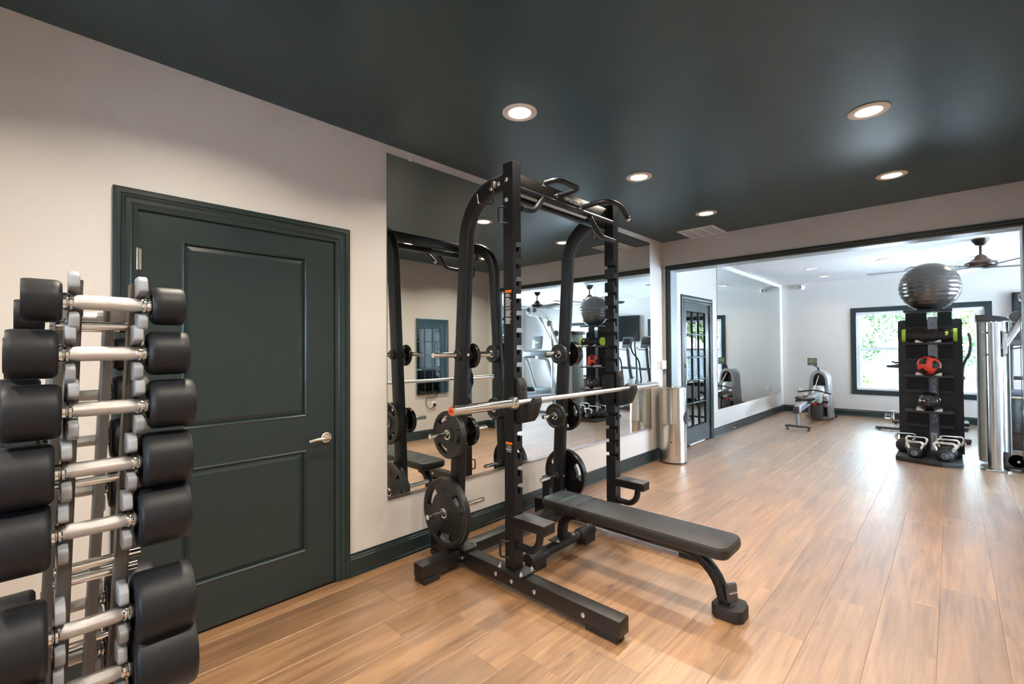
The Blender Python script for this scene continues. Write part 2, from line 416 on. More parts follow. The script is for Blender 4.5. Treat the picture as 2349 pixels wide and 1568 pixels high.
# ------------------------------------------------------------------ walls with openings
def wall(name, axis, p0, p1, a0, a1, z0, z1, holes, material):
    """slab between p0..p1 on its thin axis, a0..a1 along, with rectangular holes (a0, a1, z0, z1)"""
    A = sorted({a0, a1, *[h[0] for h in holes], *[h[1] for h in holes]}); Z = sorted({z0, z1, *[h[2] for h in holes], *[h[3] for h in holes]})
    b = MB()
    cols = []
    for i in range(len(A)-1):
        runs = []
        for k in range(len(Z)-1):
            ca, cz = (A[i]+A[i+1])/2, (Z[k]+Z[k+1])/2
            if any(h[0] < ca < h[1] and h[2] < cz < h[3] for h in holes): continue
            if runs and abs(runs[-1][1]-Z[k]) < 1e-9: runs[-1][1] = Z[k+1]
            else: runs.append([Z[k], Z[k+1]])
        if cols and cols[-1][2] == runs: cols[-1][1] = A[i+1]
        else: cols.append([A[i], A[i+1], runs])
    for x0, x1, runs in cols:
        for r0, r1 in runs:
            if axis == 'y': b.bx(x0, x1, p0, p1, r0, r1)
            else: b.bx(p0, p1, x0, x1, r0, r1)
    return struct(b.build(name, material, None, 0))

D1 = (0.344, 1.273); D2 = (6.270, 7.212); DTOP = 2.033
OP = (-0.440, 2.592, 2.375)                  # opening between the rooms
WIN1 = (-0.42, 1.384, .53, 2.07); WIN2 = (-3.37, -2.35, .53, 2.07); WIN3_ADDED = (6.6, 10.9, .40, 2.3); WIN4 = (.35, 1.15, 1.10, 2.08)
wall('wall_left', 'y', W_, W_+.12, XB-.12, D_, 0, CE, [(D1[0]-.012, D1[1]+.012, -1, DTOP+.012)], M_wall)
wall('wall_far_left', 'y', W_, W_+.12, D_, XF+.14, 0, CE, [(D2[0]-.012, D2[1]+.012, -1, DTOP+.012)], M_wall)
wall('wall_right', 'y', YR-.12, YR, XB-.12, D_, 0, CE, [], M_wall)
wall('wall_back', 'x', XB-.12, XB, YR, W_, 0, CE, [WIN4], M_wall)
wall('wall_middle', 'x', D_, D_+T_, -5.12, W_, 0, CE, [(OP[0], OP[1], -1, OP[2])], M_wall)
wall('wall_far', 'x', XF, XF+.14, -5.12, W_, 0, CE, [WIN1, WIN2], M_wall)
wall('wall_far_right', 'y', -5.12, -5.0, D_+T_, XF, 0, CE, [WIN3_ADDED], M_wall)
struct(MB().bx(XB-.12, D_, YR-.12, W_+.12, CE, CE+.1).build('ceiling', M_ceil, None, 0))
struct(MB().bx(D_, XF+.14, -5.12, W_+.12, CE, CE+.1).build('ceiling', M_white, None, 0))
struct(MB().bx(D1[0]-.1, D1[1]+.1, W_+.10, W_+.16, -.1, DTOP+.1).build('door_light_block', M_wall, None, 0))  # unseen slab added to block sky light leaking round the door
# closet / hall behind the glazed door
hb = MB()
hb.bx(D2[0]-1.0, D2[1]+2.0, 5.0, 5.1, 0, CE); hb.bx(D2[0]-1.1, D2[0]-1.0, W_+.12, 5.1, 0, CE); hb.bx(D2[1]+2.0, D2[1]+2.1, W_+.12, 5.1, 0, CE)
hb.bx(D2[0]-1.1, D2[1]+2.1, W_+.12, 5.1, CE, CE+.1); hb.bx(D2[0]-1.1, D2[1]+2.1, W_, 5.1, -.1, -.013)
struct(hb.build('wall_hall', M_wall, None, 0))

# floor: base slab plus planks running along x
floor = struct(MB().bx(XB-.12, XF+.14, -5.12, W_+.12, -.10, -.0035).build('floor', M_joint, None, 0))
PW, PL, PT = .228, 1.52, .0035
PLM = {}
def plank_mesh(l, w):
    key = (round(l, 3), round(w, 3))
    if key in PLM: return PLM[key]
    b = MB(); c = .0009; g = .00035
    x, y = l/2-g, w/2-g
    lo = [b.bm.verts.new(v) for v in ((-x, -y, -PT), (x, -y, -PT), (x, y, -PT), (-x, y, -PT))]
    mi = [b.bm.verts.new(v) for v in ((-x, -y, -c*.7), (x, -y, -c*.7), (x, y, -c*.7), (-x, y, -c*.7))]
    to = [b.bm.verts.new(v) for v in ((-x+c, -y+c, 0), (x-c, -y+c, 0), (x-c, y-c, 0), (-x+c, y-c, 0))]
    for A, B in ((lo, mi), (mi, to)):
        for k in range(4): b.bm.faces.new((A[k], A[(k+1) % 4], B[(k+1) % 4], B[k]))
    b.bm.faces.new(to)
    me = b.mesh('plank', 0); me.materials.append(M_plank); PLM[key] = me; return me
rest = MB(); npl = 0
y = W_
while y > -5.0:
    y0 = max(y-PW if y < W_ else 2.577, -5.0); w = y-y0
    xs = XB if y > YR else D_ + T_
    x = xs - R_.choice((.25, .55, .8, 1.1, 1.35, .1, .65, .95))
    while x < XF:
        a, e = max(x, xs), min(x+PL, XF)
        if e-a > .02:
            if e < 10.2 and y > -1.9 and npl < 296:
                o = bpy.data.objects.new('plank', plank_mesh(e-a, w)); COL.objects.link(o); o.location = ((a+e)/2, (y+y0)/2, 0)
                o.parent = floor; npl += 1
            else: rest.bx(a+.0008, e-.0008, y0+.0008, y-.0008, -PT, 0)
        x += PL
    y = y0
o = rest.build('plank_field', M_plank, floor, 0); stuff(o)

# ------------------------------------------------------------------ trim
def base_profile():   # (out, z)
    return [(0, 0), (.024, 0), (.024, .004), (.020, .014), (.013, .018), (.013, .100), (.010, .104), (.010, .114), (.007, .118), (.005, .133), (0, .133)]
def baseboard(name, p0, p1, out):
    """p0->p1 on the floor along the wall, out = unit vector into the room"""
    p0 = Vector((*p0, 0)); p1 = Vector((*p1, 0)); o = Vector((*out, 0)); d = p1-p0
    M = Matrix(((o.x, 0, d.normalized().x, p0.x), (o.y, 0, d.normalized().y, p0.y), (0, 1, 0, 0.0002), (0, 0, 0, 1)))
    return struct(MB().prism(base_profile(), M, d.length).build(name, M_teal, None, 20))
baseboard('baseboard_left', (1.3627, W_), (D_, W_), (0, -1))
baseboard('baseboard_left', (XB, W_), (.2541, W_), (0, -1))
baseboard('baseboard_far_left', (D_+T_, W_), (6.179, W_), (0, -1))
baseboard('baseboard_far_left', (7.303, W_), (XF, W_), (0, -1))
baseboard('baseboard_far', (XF, -5.0), (XF, W_), (-1, 0))
baseboard('baseboard_right', (XB, YR), (D_, YR), (0, 1))
baseboard('baseboard_middle', (D_, 2.65), (D_, W_), (-1, 0))
baseboard('baseboard_middle', (D_, YR), (D_, -.50), (-1, 0))
baseboard('baseboard_far_right', (D_+T_, -5.0), (XF, -5.0), (0, 1))
baseboard('baseboard_middle', (D_+T_, -5.0), (D_+T_, -.50), (1, 0))

CAS = [(0, 0), (0, .016), (.010, .020), (.026, .020), (.029, .015), (.034, .017), (.046, .012), (.060, .012), (.066, .016), (.072, .011), (.088, .008), (.090, 0)]
def casing(name, parent, wallaxis, plane, out, a0, a1, ztop, w, mtl, z0=0.0, bottom=False, flat=False):
    """mitred casing round an opening; a0,a1 = outer edges, w = width, out=+-1"""
    k = w/.090
    prof = [(u*k, d) for u, d in CAS] if not flat else [(0, 0), (0, .018), (w, .018), (w, 0)]
    b = MB()
    def P(a, z, d): return Vector((a, plane+out*d, z)) if wallaxis == 'y' else Vector((plane+out*d, a, z))
    rings = []
    path = [(a0, z0, 1, 0), (a0, ztop, 1, -1), (a1, ztop, -1, -1), (a1, z0, -1, 0)]
    if bottom: path = [(a0, z0, 1, 1), (a0, ztop, 1, -1), (a1, ztop, -1, -1), (a1, z0, -1, 1)]
    for a, z, da, dz in path:
        rings.append([b.bm.verts.new(P(a+da*u, z+dz*u, d)) for u, d in prof])
    prs = list(zip(rings, rings[1:])) + ([(rings[-1], rings[0])] if bottom else [])
    n = len(prof)
    for A, B in prs:
        for i in range(n-1): b.bm.faces.new((A[i], A[i+1], B[i+1], B[i]))
    if not bottom:
        b.bm.faces.new(rings[0]); b.bm.faces.new(rings[-1])
    return b.build(name, mtl, parent, 20)

# cased opening between the rooms
t1 = struct(casing('trim_1', None, 'x', D_, -1, -.498, 2.650, 2.433, .058, M_teal))
jb = MB(); jb.bx(D_-.002, D_+T_+.002, OP[1]-.008, OP[1]-.0002, 0, OP[2]); jb.bx(D_-.002, D_+T_+.002, OP[0]+.0002, OP[0]+.008, 0, OP[2]); jb.bx(D_-.002, D_+T_+.002, OP[0]+.008, OP[1]-.008, OP[2]-.008, OP[2]-.0002)
jb.build('jamb', M_jamb, t1, 0)
casing('back_casing', t1, 'x', D_+T_, 1, -.498, 2.650, 2.433, .058, M_teal)

# ------------------------------------------------------------------ doors
def panel_door(x0, x1, z0, z1, yf, panels):
    b = MB(); th = .038; xs = sorted({x0, x1, *[p[0] for p in panels], *[p[1] for p in panels]})
    # stiles and rails as one frame with recessed raised panels
    b.bx(x0, panels[0][0], yf, yf+th, z0, z1); b.bx(panels[0][1], x1, yf, yf+th, z0, z1)
    zs = [z0] + sum([[p[2], p[3]] for p in sorted(panels, key=lambda q: q[2])], []) + [z1]
    for i in range(0, len(zs), 2): b.bx(panels[0][0], panels[0][1], yf, yf+th, zs[i], zs[i+1])
    return b
d1 = struct(panel_door(D1[0], D1[1], .008, DTOP, W_+.004, [(.512, 1.110, .235, .812), (.512, 1.110, 1.003, 1.918)]).build('door_1', M_teal, None, 0), 'dark teal two-panel door with a lever handle')
for (a, c, z0, z1) in ((.512, 1.110, .235, .812), (.512, 1.110, 1.003, 1.918)):
    b = MB(); yf = W_+.004
    steps = [(0, -.0005), (.006, -.004), (.012, .001), (.016, .012), (.040, .004), (.044, .004)]
    rings = []
    for ins, dy in steps:
        rings.append([b.bm.verts.new(v) for v in ((a+ins, yf+dy, z0+ins), (c-ins, yf+dy, z0+ins), (c-ins, yf+dy, z1-ins), (a+ins, yf+dy, z1-ins))])
    for A, B in zip(rings, rings[1:]):
        for k in range(4): b.bm.faces.new((A[k], A[(k+1) % 4], B[(k+1) % 4], B[k]))
    b.bm.faces.new(rings[-1])
    b.build('panel', M_teal, d1, 0)
casing('casing', d1, 'y', W_, -1, .2541, 1.3627, 2.123, .090, M_teal)
jb = MB(); jb.bx(D1[0]-.012, D1[0]-.004, W_-.001, W_+.06, 0, DTOP+.012); jb.bx(D1[1]+.004, D1[1]+.012, W_-.001, W_+.06, 0, DTOP+.012); jb.bx(D1[0]-.012, D1[1]+.012, W_-.001, W_+.06, DTOP+.004, DTOP+.012)
jb.build('jamb', M_teal, d1, 0)
for z in (.25, 1.02, 1.807):
    b = MB(); b.cyl((D1[0]-.003, W_-.004, z-.049), (D1[0]-.003, W_-.004, z+.049), .0065, n=10); b.cyl((D1[0]-.003, W_-.004, z-.054), (D1[0]-.003, W_-.004, z+.054), .004, n=8)
    b.bx(D1[0]-.003, D1[0]+.012, W_-.002, W_+.004, z-.048, z+.048)
    b.build('hinge', M_nickel, d1)
def lever(parent, x, z, yw, s):
    b = MB(); b.cyl((x, yw, z), (x, yw-.010, z), .031, n=24, bev=.003); b.cyl((x, yw-.010, z), (x, yw-.045, z), .011, n=14)
    b.tube(roundcorners([(x, yw-.048, z), (x+s*.03, yw-.052, z+.002), (x+s*.075, yw-.050, z+.004), (x+s*.118, yw-.044, z-.004)], .03), .009, 12)
    b.build('lever_handle', M_nickel, parent)
lever(d1, 1.222, .868, W_+.004, -1)

# glazed door in the far room
d2b = MB(); gx = (6.372, 7.060); gz = (.262, 1.905); yf, th = W_+.006, .040
d2b.bx(D2[0], gx[0], yf, yf+th, .012, DTOP); d2b.bx(gx[1], D2[1], yf, yf+th, .012, DTOP)
d2b.bx(gx[0], gx[1], yf, yf+th, .012, gz[0]); d2b.bx(gx[0], gx[1], yf, yf+th, gz[1], DTOP)
d2 = struct(d2b.build('door_2', M_teal, None, 0), 'dark teal glazed door with fifteen panes')
pw, ph = (gx[1]-gx[0])/3, (gz[1]-gz[0])/5
for i in (1, 2):
    MB().bx(gx[0]+i*pw-.010, gx[0]+i*pw+.010, yf+.001, yf+.036, gz[0], gz[1], .003).build('muntin', M_teal, d2)
for k in range(1, 5):
    MB().bx(gx[0], gx[1], yf+.002, yf+.035, gz[0]+k*ph-.010, gz[0]+k*ph+.010, .003).build('muntin', M_teal, d2)
for i in range(3):
    for k in range(5):
        MB().bx(gx[0]+i*pw+.011, gx[0]+(i+1)*pw-.011, yf+.016, yf+.020, gz[0]+k*ph+.011, gz[0]+(k+1)*ph-.011).build('pane', M_dglass, d2, 0)
casing('casing', d2, 'y', W_, -1, 6.179, 7.303, 2.123, .090, M_teal)
jb = MB(); jb.bx(D2[0]-.012, D2[0]-.004, W_-.001, W_+.06, 0, DTOP+.012); jb.bx(D2[1]+.004, D2[1]+.012, W_-.001, W_+.06, 0, DTOP+.012); jb.bx(D2[0]-.012, D2[1]+.012, W_-.001, W_+.06, DTOP+.004, DTOP+.012)
jb.build('jamb', M_teal, d2, 0)
for z in (.24, 1.03, 1.80):
    b = MB(); b.cyl((D2[1]+.003, W_-.006, z-.05), (D2[1]+.003, W_-.006, z+.05), .008, n=10); b.bx(D2[1]-.02, D2[1]+.003, W_-.003, W_+.006, z-.048, z+.048)
    b.build('hinge', M_bronze, d2)
lever(d2, 6.335, .905, yf, 1)
b = MB(); b.cyl((6.335, yf, 1.135), (6.335, yf-.016, 1.135), .032, n=22, bev=.003); b.cyl((6.335, yf-.016, 1.135), (6.335, yf-.028, 1.135), .018, n=16, bev=.003)
b.build('deadbolt', M_nickel, d2)
MB().bx(6.42, 6.95, W_-.012, W_+.004, .010, .030, .002).build('door_sweep', M_cam, d2)

# ------------------------------------------------------------------ windows
def window(name, axis, plane, out, a0, a1, z0, z1, cas, lites, label):
    """out: direction from the wall plane towards the outside (+1/-1) on the thin axis"""
    def bb(b, a, c, d0, d1, e, f, bev=0):
        if axis == 'x': b.bx(plane+out*d0, plane+out*d1, a, c, e, f, bev)
        else: b.bx(a, c, plane+out*d0, plane+out*d1, e, f, bev)
    root = struct(casing(name, None, axis, plane, -out, a0-cas, a1+cas, z1+cas, cas, M_teal, z0=z0-cas, bottom=True, flat=True), label)
    b = MB()      # white vinyl frame and mullions
    for (a, c, e, f) in ((a0, a0+.05, z0, z1), (a1-.05, a1, z0, z1), (a0+.05, a1-.05, z0, z0+.05), (a0+.05, a1-.05, z1-.05, z1)): bb(b, a, c, .03, .11, e, f)
    uw = (a1-a0)/lites
    for i in range(1, lites): bb(b, a0+i*uw-.05, a0+i*uw+.05, .03, .11, z0+.05, z1-.05)
    b.build('window_frame', M_wtrim, root, 0)
    zm = (z0+z1)/2 + .04
    for i in range(lites):
        s0, s1 = a0+i*uw+.05, a0+(i+1)*uw-.05
        b = MB(); bb(b, s0, s1, .045, .085, zm-.035, zm+.035)
        b.build('meeting_rail', M_wtrim, root, 0)
        b = MB(); bb(b, s0+.0, s0+.035, .05, .08, z0+.05, zm-.035); bb(b, s1-.035, s1, .05, .08, z0+.05, zm-.035)
        bb(b, s0, s0+.03, .06, .09, zm+.035, z1-.05); bb(b, s1-.03, s1, .06, .09, zm+.035, z1-.05)
        for k in (1, 2): bb(b, s0+(s1-s0)*k/3-.011, s0+(s1-s0)*k/3+.011, .062, .088, zm+.035, z1-.05)
        zz = (zm+.035+z1-.05)/2; bb(b, s0+.03, s1-.03, .062, .088, zz-.011, zz+.011)
        b.build('sash', M_wtrim, root, 0)
        b = MB(); bb(b, s0+.01, s1-.01, .072, .076, zm+.03, z1-.05); b.build('pane', M_glass, root, 0)
        b = MB(); bb(b, s0+.01, s1-.01, .062, .066, z0+.05, zm-.03); b.build('pane', M_glass, root, 0)
    b = MB(); bb(b, a0+.006, a1-.006, -.004, .028, z1-.062, z1-.004, .002); b.build('head_rail', M_blind, root, 0)
    b = MB(); z = z1-.085
    tilt = .012
    while z > z0+.06:
        if axis == 'x':
            x0_, x1_ = plane+out*.000, plane+out*.027
            for s0, s1 in ((a0+.010, a1-.010),):
                vs = [(x0_, s0, z-tilt*.2), (x1_, s0, z+tilt*.2), (x1_, s1, z+tilt*.2), (x0_, s1, z-tilt*.2)]
                M = None
                b.bx(x0_, x1_, s0, s1, z-.0016, z+.0016)
        else: b.bx(a0+.010, a1-.010, plane+out*.000, plane+out*.027, z-.0016, z+.0016)
        z -= .044
    stuff(b.build('blind_slats', M_blind, root, 0))
    b = MB(); bb(b, a0+.008, a1-.008, .000, .028, z0+.012, z0+.040, .002)
    n = 3*lites
    for k in range(n+1):
        a = a0+.12+(a1-a0-.24)*k/n; bb(b, a-.002, a+.002, -.002, .0, z0+.03, z1-.06)
    b.build('bottom_rail', M_blind, root, 0)
    return root
window('window_1', 'x', XF, 1, WIN1[0], WIN1[1], WIN1[2], WIN1[3], .088, 2, 'wide teal-framed window with white blinds behind the storage tower')
window('window_2', 'x', XF, 1, WIN2[0], WIN2[1], WIN2[2], WIN2[3], .088, 1, 'narrow teal-framed window with white blinds seen in the mirror')
window('added_window_3', 'y', -5.0, -1, WIN3_ADDED[0], WIN3_ADDED[1], WIN3_ADDED[2], WIN3_ADDED[3], .088, 3, 'wide unseen window added in the right wall of the far room for daylight')  # unseen opening, added to bring extra daylight into the far room
window('window_4', 'x', XB, -1, WIN4[0], WIN4[1], WIN4[2], WIN4[3], .088, 2, 'window in the near room beside the camera')

struct(MB().bx(XF+.14, XF+.75, -5.7, W_+.7, 2.86, 2.95).build('added_sun_eave', M_wtrim, None, 0))  # unseen overhang added to keep direct sun off the far windows
# outside: pale light-bouncing ground, neighbouring siding wall, trees and a shrub
struct(MB().bx(XF+.14, 40, -25, 25, -.35, -.25).build('ground', M_bounce_ground, None, 0))
struct(MB().bx(-25, XB-.12, -25, 25, -.35, -.25).build('ground', M_bounce_ground, None, 0))
struct(MB().bx(XB-.12, XF+.14, -30, -5.2, -.36, -.26).build('ground', M_bounce_ground, None, 0))
nb = MB(); nb.bx(19.0, 19.3, -9, 12, -.25, 1.25)
for k in range(9): nb.bx(18.97, 19.0, -9, 12, -.25+k*.165, -.25+k*.165+.15)
struct(nb.build('wall_neighbour', M_asph, None, 0))
def tree(label, loc, h, rad, n, leafm, seed, name='tree'):
    r = random.Random(seed); t = thing(name, label, 'shrub' if name == 'shrub' else 'tree', loc, 'greenery outside the far window')
    x, y, z = loc
    b = MB(); b.lathe([(.10*h/4, 0), (.07*h/4, h*.4), (.03*h/4, h*.75)], (x, y, z), (0, 0, 1), 8); b.build('trunk', M_bark, t)
    b = MB()
    cl = [(Vector((r.gauss(0, rad*.42), r.gauss(0, rad*.5), h*.62 + r.uniform(-.36, .36)*h)), r.uniform(.3, .5)*rad) for _ in range(14)]
    for _ in range(n):
        c, cr = r.choice(cl); d = Vector((r.gauss(0, 1), r.gauss(0, 1), r.gauss(0, 1))).normalized()
        p = Vector(loc) + c + d*cr*r.uniform(.6, 1); s = r.uniform(.06, .13)
        q = Matrix.Rotation(r.uniform(0, 6.3), 3, Vector((r.random(), r.random(), r.random()+.01)).normalized())
        b.quad([p + q @ Vector(v) for v in ((-s, 0, 0), (0, -s*.5, s*.1), (s, 0, 0), (0, s*.5, s*.1))])
    stuff(b.build('leaves', leafm, t, 0))
tree('tall leafy tree outside the left half of the wide window', (15.6, 2.0, -.25), 4.6, 1.3, 5000, M_leaf, 1)
tree('leafy tree outside the middle of the wide window', (17.0, .3, -.25), 5.0, 1.5, 5000, M_leaf, 2)
tree('leafy tree outside the right half of the wide window', (15.2, -1.3, -.25), 4.4, 1.2, 5000, M_leaf2, 3)
tree('leafy tree outside the narrow window', (16.0, -4.6, -.25), 4.8, 1.5, 4000, M_leaf, 4)
tree('low yellow-green shrub below the left half of the wide window', (13.4, 1.75, -.25), 1.0, .42, 1800, M_leaf2, 5, 'shrub')

# ------------------------------------------------------------------ wall mirrors
def mirror_panel(x0, x1, z0, z1, label, grp):
    o = MB().bx(x0+.0012, x1-.0012, W_-.0065, W_-.0005, z0, z1).build('mirror_panel', M_edge, None, 0)
    o.data.materials.append(M_mirror)
    for p in o.data.polygons:
        if p.normal.y < -.9: p.material_index = 1
    return tag(o, label, 'mirror', grp)
xs = [1.6257, 2.846, 4.066, 5.287]
for i, lb in enumerate(('large wall mirror panel nearest the teal panelled door', 'middle large wall mirror panel directly behind the power rack', 'large wall mirror panel nearest the steel waste bin')):
    mp_ = mirror_panel(xs[i], xs[i+1], .412, 2.685, lb, 'near room mirror panels')
    for dx in (.18, -.18):
        cx_ = xs[i]+dx if dx > 0 else xs[i+1]+dx
        b = MB(); b.cyl((cx_, W_-.001, 2.690), (cx_, W_-.012, 2.690), .011, n=12); b.build('mirror_clip', M_cam, mp_)
    b = MB(); b.bx(xs[i], xs[i+1], W_-.010, W_-.0004, .402, .4115); b.bx(xs[i], xs[i+1], W_-.010, W_-.0068, .4115, .420); b.build('bottom_channel', M_bolt, mp_, 0)
xs = [7.52, 8.775, 9.985, 11.21]
for i, lb in enumerate(('far room mirror panel beside the glazed door', 'middle mirror panel of the far room', 'far room mirror panel at the corner by the rower')):
    mp_ = mirror_panel(xs[i], xs[i+1], .41, 2.672, lb, 'far room mirror panels')
    for dx in (.18, -.18):
        cx_ = xs[i]+dx if dx > 0 else xs[i+1]+dx
        b = MB(); b.cyl((cx_, W_-.001, 2.677), (cx_, W_-.012, 2.677), .011, n=12); b.build('mirror_clip', M_cam, mp_)

# ------------------------------------------------------------------ ceiling fittings
def downlight(loc, label, lens, watts, col, group, spread=140):
    t = thing('recessed_downlight', label, 'ceiling light', loc, group)
    x, y, z = loc
    b = MB(); b.lathe([(.062, -.0005), (.100, -.0005), (.100, -.004), (.092, -.008), (.072, -.009), (.062, -.004)], (x, y, z), (0, 0, 1), 32, caps=False); b.build('trim_ring', M_cam, t)
    b = MB(); b.lathe([(.070, -.0052), (0, -.0055)], (x, y, z), (0, 0, 1), 32, caps=False); b.build('lens', lens, t)
    l = bpy.data.lights.new('lamp', 'AREA'); l.shape = 'DISK'; l.size = .13; l.energy = watts; l.color = col; l.spread = math.radians(spread)
    o = bpy.data.objects.new('lamp', l); COL.objects.link(o); o.location = (x, y, z-.012); attach(o, t)
    return t
WARM = (1.0, .87, .71)
LX = [-.835, .55, 1.94, 3.335, 4.715]
ordn = ['rearmost', 'first', 'second', 'third', 'fourth']
for i, x in enumerate(LX):
    downlight((x, 1.777, CE), '%s recessed downlight from the camera, dark ceiling row by the mirrors' % ordn[i], M_lens, LAMP_W, WARM, 'downlights in the dark ceiling')
    downlight((x, .327, CE), '%s recessed downlight from the camera, dark ceiling row away from the mirrors' % ordn[i], M_lens, LAMP_W, WARM, 'downlights in the dark ceiling')
for i, x in enumerate((7.95, 9.35, 10.53)):
    downlight((x, 1.757, CE), '%s recessed downlight from the opening, white ceiling by the far mirrors' % ordn[i], M_lens2, FAR_LAMP_W, (1, .86, .70), 'downlights in the white ceiling')
for i, x in enumerate((8.04, 10.0)):
    downlight((x, -.29, CE), ('recessed downlight above the ceiling fan in the white ceiling', 'recessed downlight behind the ceiling fan near the far window')[i], M_lens2, FAR_LAMP_W, (1, .86, .70), 'downlights in the white ceiling')

# supply grille in the dark ceiling: frame, three louvred fields
t = thing('ceiling_vent', 'white three-field ceiling vent in the dark ceiling above the opening', 'vent', (5.425, 2.095, CE))
vx0, vx1, vy0, vy1 = 5.215, 5.632, 1.89, 2.305
b = MB()
for a in ((vx0, vx0+.028, vy0, vy1), (vx1-.028, vx1, vy0, vy1), (vx0+.028, vx1-.028, vy0, vy0+.028), (vx0+.028, vx1-.028, vy1-.028, vy1)): b.bx(*a, CE-.010, CE-.0002)
for k in (1, 2): yy = vy0+.028+(vy1-vy0-.056)*k/3; b.bx(vx0+.028, vx1-.028, yy-.007, yy+.007, CE-.009, CE-.0002)
b.build('frame', M_cam, t, 0)
b = MB()
for k in range(26):
    xx = vx0+.036+k*(vx1-vx0-.07)/25; b.box((xx, (vy0+vy1)/2, CE-.005), (.010, vy1-vy0-.06, .0012), 0, Matrix.Rotation(.6, 3, 'Y'))
stuff(b.build('louvres', M_mgrey, t, 0))
b = MB(); b.bx(vx0+.02, vx1-.02, vy0+.02, vy1-.02, CE-.0012, CE-.0003); b.build('back_plate', M_dgrey, t, 0)
# slot grille and round plate in the white ceiling
t = thing('ceiling_vent', 'white slot grille in the white ceiling near the far wall', 'vent', (10.86, .62, CE))
b = MB(); b.bx(10.78, 10.94, .12, 1.14, CE-.010, CE-.0003, .003); b.build('frame', M_cam, t)
b = MB()
for k in range(4): b.bx(10.80+k*.033, 10.808+k*.033, .14, 1.12, CE-.014, CE-.010)
stuff(b.build('louvres', M_mgrey, t, 0))
tag(MB().lathe([(.0, -.012), (.11, -.012), (.135, -.006), (.138, -.0004), (0, -.0004)], (9.24, .715, CE), (0, 0, 1), 32, caps=False).build('ceiling_speaker', M_mgrey), 'round grey speaker plate flush in the white ceiling', 'speaker')
# dome camera at the far wall
t = thing('security_camera', 'small white dome camera high on the far wall by the corner', 'camera', (XF, 2.30, 2.67))
b = MB(); b.cyl((XF-.001, 2.30, 2.665), (XF-.03, 2.30, 2.665), .055, n=20, bev=.004); b.build('mount', M_cam, t)
b = MB(); b.sphere((XF-.075, 2.30, 2.655), .052, n=18); b.build('body', M_cam, t)
b = MB(); b.sphere((XF-.118, 2.312, 2.662), .016, n=10); b.sphere((XF-.112, 2.318, 2.634), .014, n=10); b.build('camera_lens', M_hole, t)

def fan(loc, label, rz):
    x, y, zc = loc
    t = thing('ceiling_fan', label, 'fan', (x, y, zc), 'ceiling fans of the far room')
    b = MB(); b.lathe([(.085, 0), (.080, -.02), (.045, -.075), (.022, -.085)], (x, y, zc), (0, 0, 1), 24); b.build('canopy', M_bronze, t)
    b = MB(); b.cyl((x, y, zc-.08), (x, y, zc-.22), .013, n=12); b.build('downrod', M_bronze, t)
    b = MB(); b.lathe([(.03, -.20), (.055, -.225), (.065, -.25), (.11, -.285), (.150, -.30), (.155, -.325), (.148, -.345), (.150, -.352), (.10, -.372), (.02, -.380), (0, -.380)], (x, y, zc), (0, 0, 1), 28); b.build('motor', M_bronze, t)
    for k in range(4):
        a = rz + k*PI/2; d = Vector((math.cos(a), math.sin(a), 0)); s = Vector((-d.y, d.x, 0))
        b = MB(); z0 = zc-.362
        pts = [(.10, .025, .0), (.20, .05, .004), (.35, .068, .008), (.72, .078, .012), (.80, .070, .013), (.82, .04, .013)]
        top = []; bot = []
        for r, w, dz in pts:
            for sgn in (-1, 1):
                p = Vector((x, y, z0)) + d*r + s*w*sgn + Vector((0, 0, dz + sgn*w*.22))
                top.append(b.bm.verts.new(p+Vector((0, 0, .004)))); bot.append(b.bm.verts.new(p-Vector((0, 0, .004))))
        for i in range(len(pts)-1):
            q = (2*i, 2*i+1, 2*i+3, 2*i+2)
            b.bm.faces.new([top[j] for j in q]); b.bm.faces.new([bot[j] for j in reversed(q)])
            b.bm.faces.new((top[2*i], top[2*i+2], bot[2*i+2], bot[2*i])); b.bm.faces.new((top[2*i+1], bot[2*i+1], bot[2*i+3], top[2*i+3]))
        b.bm.faces.new((top[0], bot[0], bot[1], top[1])); b.bm.faces.new((top[-2], top[-1], bot[-1], bot[-2]))
        b.build('blade', M_bronze, t)
fan((8.35, -.28, CE), 'dark bronze ceiling fan with four blades above the storage tower', .55)
fan((8.45, -1.85, CE), 'dark bronze ceiling fan seen in the mirror, farther from the storage tower', .2)

# ------------------------------------------------------------------ power rack
rack = thing('power_rack', 'black half rack with plate pegs and pull-up bars in front of the mirrors', 'power rack', (2.48, 1.85, 0))
XA, XB2, RY0, RY1, PWX = 1.909, 2.992, 1.808, 1.885, .068
slot_z = [2.003, 1.904, 1.803, 1.704, 1.604, 1.504, 1.404, 1.304, 1.204, 1.104, 1.000, .945, .844, .744, .645, .546]
slot_z = [2.003-.0994*k for k in range(15)]
def upright(x0, inner, top):
    """square post; inner = +1: slots open on the +x side"""
    x1 = x0+PWX; w0, w1 = .018, .042
    f = (lambda a: x1-a) if inner > 0 else (lambda a: x0+a)
    poly = [(f(PWX), .125), (f(0), .125)]
    for z in reversed(slot_z):
        poly += [(f(0), z-.027), (f(w0), z-.027), (f(w0), z-.052), (f(w0+.006), z-.058), (f(w1-.006), z-.058), (f(w1), z-.052), (f(w1), z-.006), (f(w1-.006), z), (f(0), z)]
    poly += [(f(0), top), (f(PWX), top)]
    b = MB(); b.prism(poly, XZ(RY1), RY1-RY0)
    up_ = b.build('upright', M_black, rack, 30)
    # dark back sheet closing the slots behind the front wall (the tube's inside)
    return up_
upA = upright(XA, 1, 2.466); upB = upright(XB2, -1, 2.458)
for x0 in (XA, XB2):
    b = MB(); b.bx(x0-.0005, x0+PWX+.0005, RY0-.0005, RY1+.0005, 2.458 if x0 == XA else 2.450, 2.468 if x0 == XA else 2.460, .004); b.build('post_cap', M_black2, rack)
